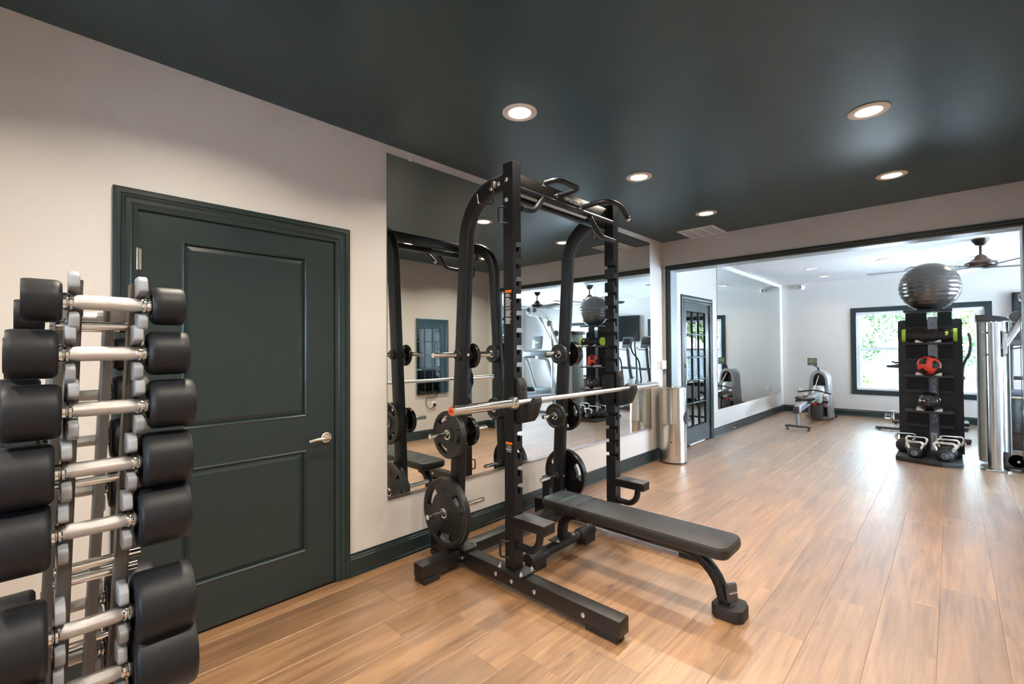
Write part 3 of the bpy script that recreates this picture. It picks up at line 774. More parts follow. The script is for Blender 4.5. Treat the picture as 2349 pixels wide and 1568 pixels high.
# rear uprights: bent rectangular tubes from the front post to the rear of the base
def rear(x):
    pts = [Vector((x, RY1-.01, 2.368)), Vector((x, 1.945, 2.363))]
    for k in range(1, 10):
        a = math.radians(90-9.2*k)
        pts.append(Vector((x, 1.955+.298*math.cos(a), 2.068+.300*math.sin(a))))
    pts += [Vector((x, 2.257, 1.95)), Vector((x, 2.287, 1.50)), Vector((x, 2.335, .80)), Vector((x, 2.370, .115))]
    b = MB(); b.tube(pts, 0, rect=(.098, .060), up=(1, 0, 0), corner=.014)
    return b.build('rear_upright', M_black, rack)
XCA, XCB = XA+PWX/2, XB2+PWX/2
rear(XCA); rear(XCB)
# floor rails
RZ0, RZ1 = .032, .112
for x in (XCA, XCB):
    b = MB(); b.bx(x-.042, x+.042, 1.135, 2.285, RZ0, RZ1, .004); b.build('floor_rail', M_black2, rack)
    b = MB(); b.bx(x-.036, x+.036, 1.155, 1.335, 0, RZ0, .003); b.build('rail_foot', M_rubber, rack)
    b = MB(); b.bx(x-.050, x+.050, 2.43, 2.585, 0, .030, .003); b.build('rail_foot', M_rubber, rack)
    b = MB(); b.bx(x-.044, x+.044, 2.380, 2.590, .030, .125, .004); b.build('rear_foot_block', M_black2, rack)
    b = MB(); b.bx(x-.064, x+.064, 1.735, 1.930, RZ1, .124, .002); b.build('base_plate', M_black2, rack)
    for px_, py_ in ((x-.045, 1.915), (x+.045, 1.752), (x-.045, 1.752), (x+.045, 1.915)): bolt((px_, py_, .124), (0, 0, 1), .010, .014).build('bolt', M_bolt, rack)
    s = -1 if x == XCA else 1
    for yy in (2.262, 1.957, 1.829, 1.659, 1.34):
        bb = MB(); bb.lathe([(.013, 0), (.012, .004), (.006, .007), (0, .0075)], (x-.042, yy, .068), (-1, 0, 0), 12); bb.build('bolt', M_bolt, rack)
    b = MB(); b.bx(x-.050, x+.050, 2.225, 2.378, RZ1, .122, .002); b.build('joint_plate', M_black2, rack)
    for px_, py_ in ((x+.048, 2.243), (x-.040, 2.395)): bolt((px_, py_, .122), (0, 0, 1), .010, .012).build('bolt', M_bolt, rack)
# rear crossbar, running out to a stub on the left and right
b = MB(); b.bx(XCA+.042, XCB-.042, 2.285, 2.376, .040, .112, .004); b.build('rear_crossbar', M_black2, rack)
for x0, x1 in ((1.600, XCA-.042), (XCB+.042, 3.362)):
    b = MB(); b.bx(x0, x1, 2.262, 2.350, .036, .112, .004); b.build('outrigger', M_black2, rack)
    e = 1.610 if x0 < 2 else 3.235
    b = MB(); b.bx(e, e+.115, 2.256, 2.356, 0, .034, .003); b.build('rail_foot', M_rubber, rack)
for x in (XCA, XCB):
    b = MB(); b.bx(x-.042, x+.042, 2.280, 2.384, .036, .112, .003); b.build('corner_block', M_black2, rack)
# beam and pull-up bars
b = MB(); b.bx(XA+PWX, XB2, 1.835, 1.885, 2.338, 2.418, .006); b.build('top_beam', M_black2, rack)
b = MB(); b.cyl((XA+PWX, 1.822, 2.318), (XB2, 1.822, 2.318), .019, n=20); b.build('pull_up_bar', M_black, rack)
b = MB(); b.bx(XA+PWX, XB2, 1.862, 1.900, 2.270, 2.300, .006); b.build('lower_beam', M_black, rack)
b = MB(); b.tube(roundcorners([(2.334, 1.838, 2.362), (2.329, 1.640, 2.362), (2.106, 1.634, 2.362), (2.103, 1.728, 2.362)], .045), .0165, 14); h1 = b.build('pull_up_handle', M_black, rack)
b = MB(); b.cyl((2.1028, 1.724, 2.362), (2.1028, 1.742, 2.362), .0185, n=18, bev=.002); b.build('chrome_cap', M_chrome, h1)
b = MB(); b.cyl((2.3338, 1.815, 2.362), (2.3335, 1.800, 2.362), .019, n=16); b.build('chrome_cap', M_chrome, h1)
b = MB(); b.tube(roundcorners([(2.593, 1.838, 2.335), (2.597, 1.72, 2.350), (2.602, 1.606, 2.345), (2.740, 1.597, 2.342), (2.835, 1.596, 2.272)], .05), .0165, 14); h2 = b.build('pull_up_handle', M_black, rack)
b = MB(); b.cyl((2.828, 1.596, 2.277), (2.844, 1.596, 2.265), .0185, n=18, bev=.002); b.build('chrome_cap', M_chrome, h2)
b = MB(); b.cyl((2.593, 1.815, 2.337), (2.594, 1.800, 2.340), .019, n=16); b.build('chrome_cap', M_chrome, h2)
b = MB(); b.tube(roundcorners([(2.185, 1.815, 2.312), (2.09, 1.80, 2.205), (XA+PWX, 1.80, 2.200)], .05), .018, 14); b.build('angled_grip', M_black, rack)
b = MB(); b.tube(roundcorners([(2.695, 1.815, 2.300), (2.805, 1.80, 2.180), (XB2, 1.80, 2.175)], .05), .018, 14); b.build('angled_grip', M_black, rack)
b = MB(); b.bx(2.432, 2.605, 1.831, 1.836, 2.350, 2.392, .002); np_ = b.build('name_plate', M_black, rack)
text('PRECOR', 'lettering', .040, basis((2.528, 1.8302, 2.371), (1, 0, 0), (0, 0, 1)), M_print, np_, .0004)
b = MB()
for k in range(3): b.quad([(2.438+k*.005, 1.8305, 2.360+k*.004), (2.4405+k*.005, 1.8305, 2.360+k*.004), (2.4405+k*.005, 1.8305, 2.384-k*.003), (2.438+k*.005, 1.8305, 2.384-k*.003)])
b.build('emblem', M_print, np_, 0)
# band hooks and loop handles, bolts
for x0 in (XA, XB2):
    s = -1 if x0 == XA else 1
    xs_ = x0 - .0 if s < 0 else x0+PWX
    for z in (2.365, 2.248):
        bb = MB(); bb.lathe([(.014, 0), (.013, .004), (.008, .008), (.008, .011), (0, .012)], (xs_, 1.856, z), (s, 0, 0), 12); bb.build('bolt', M_bolt, rack)
    for z0, z1 in ((2.115, 2.210), (.192, .283)):
        b = MB(); b.tube(roundcorners([(xs_-s*.004, 1.852, z1), (xs_+s*.028, 1.898, z1), (xs_+s*.028, 1.898, z0), (xs_-s*.004, 1.852, z0)], .016), .006, 10); b.build('loop_handle', M_black, rack)
    xr = XCA-.030 if s < 0 else XCB+.030
    b = MB(); b.tube(roundcorners([(xr+s*.004, 1.955, 2.372), (xr+s*.018, 1.955, 2.35), (xr+s*.018, 1.955, 2.248), (xr+s*.05, 2.05, 2.252), (xr+s*.05, 2.062, 2.318)], .018), .006, 10); b.build('accessory_hook', M_bronze, rack)
    b = MB(); b.bx(xr+(s*.002 if s > 0 else -.020), xr+(.020 if s > 0 else -.002), 1.946, 1.966, 2.338, 2.378, .002); b.build('hook_bracket', M_nickel, rack)
    for yy, z in ((1.925, 2.358), (1.988, 2.345)):
        bb = MB(); bb.lathe([(.014, 0), (.013, .004), (.008, .008), (.008, .011), (0, .012)], (xr, yy, z), (s, 0, 0), 12); bb.build('bolt', M_bolt, rack)
# warning labels on the left face of the near post
b = MB(); b.bx(XA-.0012, XA, 1.822, 1.872, 1.708, 1.724); b.build('warning_label', M_orange, rack, 0)
b = MB(); z = 1.702
rr = random.Random(3)
while z > 1.53:
    w = rr.uniform(.028, .046); b.bx(XA-.0009, XA, 1.870-w, 1.870, z-.0035, z); z -= .0062 if rr.random() > .12 else .011
stuff(b.build('warning_text', M_print, rack, 0))
b = MB(); b.bx(XA-.0012, XA, 1.824, 1.874, .836, .850); b.build('warning_label', M_orange, rack, 0)
b = MB(); b.bx(XA-.0008, XA, 1.824, 1.874, .790, .834); b.build('label_plate', M_hole, rack, 0)
b = MB()
for k in range(5): b.bx(XA-.0012, XA-.0008, 1.830, 1.830+.012*(3 if k != 2 else 3.5), .828-k*.008-.0022 - (.002 if k == 2 else 0), .828-k*.008)
stuff(b.build('label_text', M_print, rack, 0))
# J-hooks
JP = [(1.808, 1.218), (1.792, 1.218), (1.772, 1.178), (1.766, 1.085), (1.760, 1.0745), (1.716, 1.0745), (1.704, 1.084), (1.688, 1.112), (1.672, 1.118), (1.662, 1.110), (1.658, 1.085), (1.690, 1.005), (1.712, .978), (1.775, .962), (1.808, .962)]
for x0, s in ((XA, 1), (XB2, 1)):
    xa = x0+.016
    b = MB(); b.prism(JP, YZ(xa), .058, .005); j = b.build('j_hook', M_rubber, rack)
    b = MB(); b.prism([(1.808, 1.20), (1.86, 1.20), (1.90, 1.13), (1.905, 1.05), (1.875, .985), (1.808, .975)], YZ(x0+PWX+.001), .008, .003); b.build('side_flange', M_black, j)
    b = MB(); b.prism([(1.812, 1.19), (1.89, 1.19), (1.915, 1.15), (1.92, 1.03), (1.89, .98), (1.812, .975)], YZ(x0-.009), .008, .003) if x0 != XA else b.prism([(1.885, 1.18), (1.905, 1.18), (1.918, 1.15), (1.92, 1.03), (1.90, .98), (1.885, .975)], YZ(x0+.02), .008, .003)
    b.build('side_flange', M_black, j)
    b = MB(); b.cyl((xa+.029, 1.7715, 1.155), (xa+.029, 1.7655, 1.155), .006, n=10); b.cyl((xa+.029, 1.6780, 1.030), (xa+.029, 1.6720, 1.027), .006, n=10); b.build('hook_screw', M_hole, j)
# spotter arms
for x0 in (XA, XB2):
    zt = .436 if x0 == XA else .428
    b = MB(); xm = x0+PWX/2
    b.prism([(-.045, -.048), (.045, -.048), (.045, -.012), (.052, -.004), (.052, .004), (-.052, .004), (-.052, -.004), (-.045, -.012)], Matrix(((1, 0, 0, xm), (0, 0, -1, RY0), (0, 1, 0, zt-.004), (0, 0, 0, 1))), .228, .002)
    sp = b.build('spotter_arm', M_black, rack)
    b = MB(); b.bx(xm-.036, xm+.036, RY0-.2290, RY0-.2278, zt-.044, zt-.010); b.build('arm_end', M_hole, sp, 0)
    b = MB(); b.bx(xm-.050, xm+.050, RY0-.226, RY0-.004, zt, zt+.004, .002); b.build('arm_liner', M_dgrey, sp)
    b = MB(); b.tube(roundcorners([(xm, RY0+.002, .262), (xm, RY0-.10, .258), (xm, RY0-.150, .300), (xm, RY0-.165, zt-.046)], .07, 7), .021, 14); b.build('arm_brace', M_black, rack)
# plate pegs and rubber stops on the rear uprights
def yrear(z): return 2.257 + (1.95-z)*(.113/1.835) + (.0 if z > 1.2 else .004)
pegs = [1.348, .848, .348]
for x in (XCA, XCB):
    for z in pegs:
        yy = yrear(z)
        for s in (-1, 1):
            b = MB(); L = .238
            b.cyl((x+s*.028, yy, z), (x+s*L, yy, z), .0165, n=20, bev=.003); pg = b.build('plate_peg', M_chrome, rack)
            b = MB(); b.cyl((x+s*.029, yy, z), (x+s*.052, yy, z), .036, n=20, bev=.003); b.build('peg_stop', M_rubber, pg)
        bb = MB(); bb.lathe([(.011, 0), (.010, .006), (.004, .008), (0, .008)], (x, yy-.049, z), (0, -1, -.05), 12); bb.build('bolt', M_bolt, rack)
b = MB(); b.cyl((2.905, 2.40, .06), (2.905, 2.40, .352), .030, n=20); bt = b.build('bar_holder', M_black, rack)
b = MB(); b.cyl((2.905, 2.40, .350), (2.905, 2.40, .3535), .025, n=20); b.build('tube_mouth', M_hole, bt)

# ------------------------------------------------------------------ barbell on the J-hooks
BY, BZ = 1.735, 1.0888
bar = thing('barbell', 'chrome barbell with red end cap lying across the rack hooks', 'barbell', (2.45, BY, BZ))
b = MB(); b.cyl((1.80, BY, BZ), (3.10, BY, BZ), .0140, n=20); b.build('shaft', M_knurl, bar)
for x0, x1, xc in ((1.395, 1.815, 1.8), (3.505, 3.085, 3.1)):
    s = 1 if x1 > x0 else -1
    b = MB(); b.lathe([(.021, 0), (.0245, .003), (.0245, abs(x1-x0))], (x0, BY, BZ), (s, 0, 0), 24); sl = b.build('sleeve', M_chrome, bar)
    b = MB(); b.lathe([(.0245, 0), (.026, .002), (.026, .010), (.037, .012), (.037, .030), (.030, .033), (.016, .034)], (x1-s*.010, BY, BZ), (s, 0, 0), 24); b.build('collar', M_chrome, bar)
    b = MB(); b.lathe([(.0195, 0), (.0195, -.0012), (0, -.0012)], (x0, BY, BZ), (s, 0, 0), 24); cp = b.build('end_cap', M_redcap if s > 0 else M_black, bar)
b = MB()
for a in (-.5, .5): b.tube([(1.3933, BY-.010*a*2, BZ+.007), (1.3933, BY-.001, BZ+.002*a), (1.3933, BY+.010*a*2, BZ-.007)], .0014, 6)
b.build('cap_emblem', M_hole, bar)

# ------------------------------------------------------------------ weight plates
def plate_parts(root, x, yy, z, R, th, gloss, grips, side, num=None, rot=0.0):
    """olympic plate, axis along x; x = middle plane; face with print on side (+-1)"""
    N = 72; rh = .0262
    rings = [(rh, .5), (.045, .5), (.052, .5)]
    if R > .12: rings += [(R*.36, .36), (R*.58, .34), (R*.60, .34), (R*.83, .34), (R*.85, .36), (R*.90, .5), (R*.965, .5), (R, .38)]
    else: rings += [(R*.62, .36), (R*.80, .36), (R*.86, .5), (R*.95, .5), (R, .36)]
    i0 = next(i for i, q in enumerate(rings) if abs(q[0]-R*.60) < 1e-6) if grips else -9
    def hole(i, j):
        if not grips or i != i0: return False
        a = (j+.5)*360/N; return any(((a - g - rot) % 360) < 46 for g in (7, 127, 247))
    b = MB(); V = {}
    for sgn in (1, -1):
        for i, (r, t_) in enumerate(rings):
            for j in range(N):
                a = 2*PI*j/N
                V[sgn, i, j] = b.bm.verts.new((x+sgn*t_*th, yy+r*math.cos(a), z+r*math.sin(a)))
    n = len(rings)
    for i in range(n-1):
        for j in range(N):
            k = (j+1) % N
            if hole(i, j):
                if not hole(i, (j-1) % N): b.bm.faces.new((V[1, i, j], V[1, i+1, j], V[-1, i+1, j], V[-1, i, j]))
                if not hole(i, k): b.bm.faces.new((V[1, i, k], V[-1, i, k], V[-1, i+1, k], V[1, i+1, k]))
                b.bm.faces.new((V[1, i, j], V[-1, i, j], V[-1, i, k], V[1, i, k])); b.bm.faces.new((V[1, i+1, j], V[1, i+1, k], V[-1, i+1, k], V[-1, i+1, j]))
                continue
            for sgn in (1, -1): b.bm.faces.new((V[sgn, i, j], V[sgn, i+1, j], V[sgn, i+1, k], V[sgn, i, k]))
    for j in range(N):
        k = (j+1) % N
        b.bm.faces.new((V[1, n-1, j], V[-1, n-1, j], V[-1, n-1, k], V[1, n-1, k])); b.bm.faces.new((V[1, 0, j], V[1, 0, k], V[-1, 0, k], V[-1, 0, j]))
    b.build('disc', M_plateg if gloss else M_plate, root)
    b = MB(); b.lathe([(.0262, -.502*th), (.031, -.502*th), (.031, -.53*th), (.0262, -.53*th), (.0225, -.50*th), (.0225, .50*th), (.0262, .53*th), (.031, .53*th), (.031, .502*th), (.0262, .502*th)], (x, yy, z), (1, 0, 0), 24, caps=False); b.build('bushing', M_chrome, root)
    if grips:
        b = MB()
        for g in (7, 127, 247):
            for k in range(7):
                a = math.radians(g+rot+3+k*6.6); r = R*.855
                b.box((x, yy+r*math.cos(a), z+r*math.sin(a)), (th*.60, .010, .006), .002, Matrix.Rotation(a, 3, 'X'))
        stuff(b.build('grip_ribs', M_plate, root))
    if num:
        f = x + side*.342*th
        text(num, 'number', R*.24, basis((f, yy+.01, z+R*.63), (0, -1, 0) if side < 0 else (0, 1, 0), (0, 0, 1)), M_emboss, root, .0022)
PEG = {}
def plate(x, pegz, up, R, th, gloss, grips, side, label, num=None, rot=0.0):
    xc = XCA if up == 'L' else XCB
    zz = pegs[pegz]; yy = yrear(zz)
    drop = .0225-.0165
    t = thing('weight_plate', label, 'weight plate', (x, yy, zz-drop), 'weight plates on the rack pegs')
    plate_parts(t, x, yy, zz-drop, R, th, gloss, grips, side, num, rot); return t
plate(XCA-.085, 1, 'L', .151, .040, False, True, -1, 'medium black plate on the left side of the middle peg of the near upright', '25', 30)
plate(XCA+.075, 1, 'L', .098, .032, True, False, 1, 'small black plate on the right side of the middle peg of the near upright')
plate(XCA-.088, 2, 'L', .220, .046, False, True, -1, 'largest black plate, marked 45, on the bottom peg of the near upright', '45', 0)
plate(XCA+.072, 0, 'L', .083, .028, True, False, 1, 'small glossy plate on the right side of the top peg of the near upright')
plate(XCB-.072, 0, 'R', .080, .028, False, False, -1, 'small plate on the left side of the top peg of the far upright')
plate(XCB+.070, 0, 'R', .103, .030, True, False, 1, 'inner of two small plates right of the far upright, on the top peg')
plate(XCB+.103, 0, 'R', .103, .030, True, False, 1, 'outer of two small plates right of the far upright, on the top peg')
plate(XCB-.076, 1, 'R', .099, .032, False, False, -1, 'small plate on the left side of the middle peg of the far upright')
plate(XCB+.078, 1, 'R', .137, .040, True, True, 1, 'medium glossy plate on the right side of the middle peg of the far upright', None, 10)
plate(XCB+.088, 2, 'R', .205, .046, True, True, 1, 'large glossy plate on the bottom peg of the far upright', None, 15)

# ------------------------------------------------------------------ flat bench
bench = thing('flat_bench', 'black flat weight bench standing inside the rack', 'bench', (2.51, 1.4, 0))
PX0, PX1, PZ0, PZ1 = 2.374, 2.640, .318, .386
def pad(y0, y1, name, r0, r1):
    b = MB()
    def outline(ins, ra, rb):
        x0, x1, a, c = PX0+ins, PX1-ins, y0+(ins if ra else 0), y1-(ins if rb else 0); pts = []
        for cx_, cy_, a0, r in ((x1, c, 0, rb), (x0, c, 90, rb), (x0, a, 180, ra), (x1, a, 270, ra)):
            if r:
                r = r-ins*.6
                ox = cx_-r if cx_ == x1 else cx_+r; oy = cy_-r if cy_ == c else cy_+r
                for k in range(7): an = math.radians(a0+15*k); pts.append((ox+r*math.cos(an), oy+r*math.sin(an)))
            else: pts.append((cx_, cy_))
        return pts
    rings = []
    for ins, z in ((.022, PZ0), (.008, PZ0+.006), (.002, PZ0+.018), (.0, PZ0+.040), (.003, PZ1-.012), (.006, PZ1-.0105), (.005, PZ1-.009), (.008, PZ1-.003), (.016, PZ1)):
        rings.append([b.bm.verts.new((x, y_, z)) for x, y_ in outline(ins, r0, r1)])
    for A, B in zip(rings, rings[1:]):
        for k in range(len(A)): b.bm.faces.new((A[k], A[(k+1) % len(A)], B[(k+1) % len(B)], B[k]))
    b.bm.faces.new(list(reversed(rings[0]))); b.bm.faces.new(rings[-1])
    return b.build(name, M_pad, bench, 40)
pad(.818, 1.7425, 'seat_pad', .055, 0); hp = pad(1.7455, 2.022, 'head_pad', 0, .055)
text('PRECOR', 'lettering', .034, basis((2.515, 1.868, PZ1+.0003), (1, 0, 0), (0, 1, 0)), M_print, hp, .0002, sx=1.0).data.materials[0] = M_printg
b = MB()
for k in range(3): b.quad([(2.424+k*.007, 1.860+k*.003, PZ1+.0006), (2.4275+k*.007, 1.860+k*.003, PZ1+.0006), (2.4275+k*.007, 1.880-k*.002, PZ1+.0006), (2.424+k*.007, 1.880-k*.002, PZ1+.0006)])
b.build('emblem', M_printg, hp, 0)
b = MB(); b.bx(2.43, 2.585, .93, 1.95, .300, PZ0, .004); b.build('pad_board', M_black2, bench)
# front leg
lp = [Vector((2.51, 1.28, .290)), Vector((2.51, 1.16, .289))]
for k in range(1, 9):
    a = math.radians(90-10*k); lp.append(Vector((2.51, 1.115-.232*math.sin(PI/2-a), .289-.222*(1-math.sin(a)))))
lp += [Vector((2.51, .872, .055))]
b = MB(); b.tube(lp, 0, rect=(.052, .062), up=(1, 0, 0), corner=.015); fl = b.build('front_leg', M_black, bench)
b = MB(); b.prism([(2.445, .80), (2.475, .775), (2.56, .775), (2.600, .800), (2.605, .885), (2.58, .925), (2.47, .930), (2.437, .900)], XY(0), .062, .006); b.build('front_foot', M_rubber, bench)
b = MB(); b.box((2.500, .838, .128), (.060, .024, .092), .006, Matrix.Rotation(-.45, 3, 'Z') @ Matrix.Rotation(-.10, 3, 'X')); bd = b.build('badge', M_dgrey, bench)
text('PRECOR', 'lettering', .014, Matrix.Translation((2.4943, .8268, .1294)) @ (Matrix.Rotation(-.45, 3, 'Z') @ Matrix.Rotation(-.10, 3, 'X')).to_4x4() @ Matrix.Rotation(PI/2, 4, 'X'), M_print, bd, .0006)
# rear leg and cross foot
rl = [Vector((2.505, 1.80, .288)), Vector((2.505, 1.84, .285)), Vector((2.505, 1.885, .262)), Vector((2.505, 1.918, .215)), Vector((2.505, 1.928, .16)), Vector((2.505, 1.928, .112))]
b = MB(); b.tube(rl, 0, rect=(.062, .055), up=(1, 0, 0), corner=.014); b.build('rear_leg', M_black, bench)
b = MB(); b.bx(2.405, 2.605, 1.886, 1.972, .104, .112, .002); b.build('leg_plate', M_black2, bench)
for px_ in (2.42, 2.585): bolt((px_, 1.90, .112), (0, 0, 1), .010, .012).build('bolt', M_bolt, bench)
b = MB(); b.cyl((2.20, 1.929, .071), (2.80, 1.929, .071), .034, n=20); b.build('cross_foot', M_black, bench)
for x0, x1 in ((2.150, 2.315), (2.685, 2.850)):
    b = MB(); pr_ = []
    for k in range(13): an = math.radians(-20+220*k/12); pr_.append((1.929+.044*math.cos(an), .066+.044*math.sin(an)))
    b.prism(pr_, YZ(x0), x1-x0, .003); eb = b.build('end_grip', M_rubber, bench)
    b = MB(); b.bx(x0+.02 if x0 < 2.5 else x0+.03, x1-.03 if x0 < 2.5 else x1-.01, 1.886, 1.972, 0, .055, .004); b.build('foot_pad', M_rubber, bench)
    for px_ in (x0+.05, x0+.115):
        b = MB(); b.cyl((px_, 1.925, .1085), (px_, 1.925, .1115), .007, n=10); b.build('screw', M_bolt, eb)

# ------------------------------------------------------------------ waste bin
cx_, cy_, r_ = 5.440, 2.482, .157
bin_ = thing('waste_bin', 'tall round stainless steel waste bin by the opening', 'waste bin', (cx_, cy_, 0))
b = MB(); b.lathe([(.150, 0), (r_+.001, .0), (r_+.001, .018), (.150, .018)], (cx_, cy_, 0), (0, 0, 1), 48); b.build('base_ring', M_rubber, bin_)
b = MB(); b.lathe([(r_, .018), (r_, .890), (r_-.002, .896)], (cx_, cy_, 0), (0, 0, 1), 64); b.build('body', M_steel, bin_)
b = MB(); b.lathe([(r_+.001, .896), (r_+.001, .905), (r_-.006, .911), (0, .913)], (cx_, cy_, 0), (0, 0, 1), 64, caps=False); b.build('lid', M_steel, bin_)
b = MB(); b.lathe([(.012, .912), (.008, .920), (.012, .930), (.008, .936), (0, .937)], (cx_, cy_, 0), (0, 0, 1), 16); b.build('lid_knob', M_steel, bin_)
def on_bin(a0, a1, z0, z1, off, n=10):
    b = MB(); ring = []
    for k in range(n+1):
        a = math.radians(a0+(a1-a0)*k/n); ring.append((cx_+(r_+off)*math.cos(a), cy_+(r_+off)*math.sin(a)))
    for k in range(n): b.quad([(*ring[k], z0), (*ring[k+1], z0), (*ring[k+1], z1), (*ring[k], z1)])
    return b
b = on_bin(150, 215, .10, .47, .0012, 12); dr = b.build('service_door', M_steel, bin_)
def edge_strip(a0, a1, z0, z1):
    return on_bin(a0, a1, z0, z1, .0016, 6).build('door_seam', M_hole, dr)
edge_strip(214.6, 215.4, .10, .47); edge_strip(150, 215, .469, .4715)
a = math.radians(198); b = MB(); b.cyl((cx_+(r_)*math.cos(a), cy_+r_*math.sin(a), .262), (cx_+(r_+.003)*math.cos(a), cy_+(r_+.003)*math.sin(a), .262), .010, n=14); b.build('lock', M_hole, dr)
b = MB(); ring = []; a0 = math.radians(281)
for k in range(28):
    q = 2*PI*k/28; da = .52*math.cos(q); zz = .545+.072*math.sin(q); ring.append((cx_+(r_+.0015)*math.cos(a0+da), cy_+(r_+.0015)*math.sin(a0+da), zz))
c0 = b.bm.verts.new((cx_+(r_+.0015)*math.cos(a0), cy_+(r_+.0015)*math.sin(a0), .545)); c1 = [b.bm.verts.new(p) for p in ring]
mid = []
for k in range(28):
    q = 2*PI*k/28; da = .27*math.cos(q); zz = .545+.036*math.sin(q); mid.append(b.bm.verts.new((cx_+(r_+.0018)*math.cos(a0+da), cy_+(r_+.0018)*math.sin(a0+da), zz)))
for k in range(28):
    b.bm.faces.new((c0, mid[k], mid[(k+1) % 28])); b.bm.faces.new((mid[k], c1[k], c1[(k+1) % 28], mid[(k+1) % 28]))
b.build('wipe_opening', M_hole, bin_)

# ------------------------------------------------------------------ dumbbell rack
DY, DYR = 1.25, 1.72
rowsF = [(.045, .182, 1.482, .041, .056), (.040, .175, 1.380, .047, .070), (.045, .178, 1.270, .0525, .078), (.036, .166, 1.152, .0575, .084), (.032, .159, 1.034, .0625, .088), (.029, .154, .843, .072, .100), (.027, .152, .727, .076, .106)]
rowsR = [(.030, .170, 1.478, .041, .056), (.026, .166, 1.376, .047, .070), (.024, .164, 1.264, .0525, .078), (.022, .160, 1.140, .0575, .084), (.020, .158, 1.005, .0625, .088), (.018, .154, .700, .072, .100), (.016, .152, .560, .076, .106)]
nth = ['top', 'second', 'third', 'fourth', 'fifth', 'sixth', 'lowest']
def dumbbell(xl, xr, yy, z, R, L, label, group):
    t = thing('dumbbell', label, 'dumbbell', ((xl+xr)/2, yy, z), group)
    g = .0
    b = MB(); n = 18; prof = []
    for k in range(n+1):
        q = k/n; prof.append((.0125+.0023*min(1, 7*q, 7*(1-q)), xl+.012+(xr-xl-.024)*q))
    b.lathe(prof, (0, yy, z), (1, 0, 0), 20); b.build('handle', M_knurl, t)
    for x, s in ((xl, -1), (xr, 1)):
        b = MB(); e = R*.13
        b.lathe([(.0165, .004), (R*.55, .004), (R*.62, .0), (R*.86, .0005), (R*.955, .0045), (R*.99, .008), (R, .014), (R, L-.010), (R*.985, L-.004), (R*.95, L), (R*.86, L), (R*.84, L-.002), (0, L-.002)], (x, yy, z), (s, 0, 0), 40); hd = b.build('head', M_dbell, t)
        b = MB(); b.lathe([(.0150, -.016), (.0165, -.014), (.0165, -.010), (.0150, -.008), (.0180, -.005), (.0180, .001)], (x, yy, z), (s, 0, 0), 20); b.build('collar', M_chrome, t)
    return t
for i, (xl, xr, z, R, L) in enumerate(rowsF):
    dumbbell(xl, xr, DY, z, R, L, 'black dumbbell on the camera side of the rack, %s tier' % nth[i], 'dumbbells on the camera side')
for i, (xl, xr, z, R, L) in enumerate(rowsR):
    dumbbell(xl, xr, DYR, z, R, L, 'black dumbbell on the wall side of the rack, %s tier' % nth[i], 'dumbbells on the wall side')
dr_ = thing('dumbbell_rack', 'two-sided upright dumbbell rack with grey cradles at the left edge', 'dumbbell rack', (.1, 1.48, 0))
def bar_box(b, p0, p1, wx, wd):
    b.tube([p0, p1], 0, rect=(wd, wx), up=(1, 0, 0), corner=.004); return b
for side in (0, 1):
    def xf(z): # x of the frame follows the handle ends
        zs = [r[2] for r in rowsF]; k = 0 if side == 0 else 1
        f = (1.482-z)/(1.482-.727); v0, v1 = rowsF[0][k], rowsF[-1][k]
        return v0+(v1-v0)*f + (.020 if side == 0 else -.020)
    for yb, sgn in ((DY, 1), (DYR, -1)):
        b = MB(); y0 = yb+sgn*.052
        bar_box(b, (xf(1.53)+(.0 if yb == DY else -.01), y0, 1.530), (xf(0.03)+(.0 if yb == DY else -.01), y0+(-sgn)*.0, 0.03), .022, .050)
        b.build('frame_post', M_frame, dr_)
        for (xl, xr, z, R, L) in (rowsF if yb == DY else rowsR):
            xx = (xl+.016 if side == 0 else xr-.016)
            for up_ in (1, -1):
                b = MB(); a = yb-sgn*.030; c = yb+sgn*.030
                h0, h1 = (.016, .060) if up_ > 0 else (-.0155, -.058)
                pts = [(c, z+h0), (yb+sgn*.004, z+h0+up_*.002), (a+sgn*.002, z+h0+up_*.010), (a, z+h0+up_*.016), (a+sgn*.004, z+h0+up_*.034), (a+sgn*.018, z+h1), (c, z+h1)]
                b.prism(pts, YZ(xx-.008), .016, .003); b.build('cradle', M_grey, dr_)
    b = MB(); b.bx(xf(.05)-.025, xf(.05)+.025, .98, 1.99, 0, .045, .006); b.build('base_foot', M_black, dr_)
    b = MB(); b.bx(xf(1.5)-.012, xf(1.5)+.012, DY+.03, DYR-.03, 1.455, 1.500, .004); b.build('top_link', M_frame, dr_)
x0_, x1_ = .050, .165
for yy, z, r in ((DY+.052, 1.438, .0095), (DYR-.06, 1.445, .0085), (DY+.052, 1.115, .0085), (DYR-.052, 1.085, .0085), (DY+.052, .945, .0095), (DY+.09, .905, .0095), (DYR-.052, .80, .0095), (DY+.052, .655, .0105), (DYR-.05, .62, .0085)):
    b = MB(); b.cyl((x0_-.012, yy, z), (x1_+.008, yy, z), r, n=14); b.build('cross_tube', M_chrome, dr_)

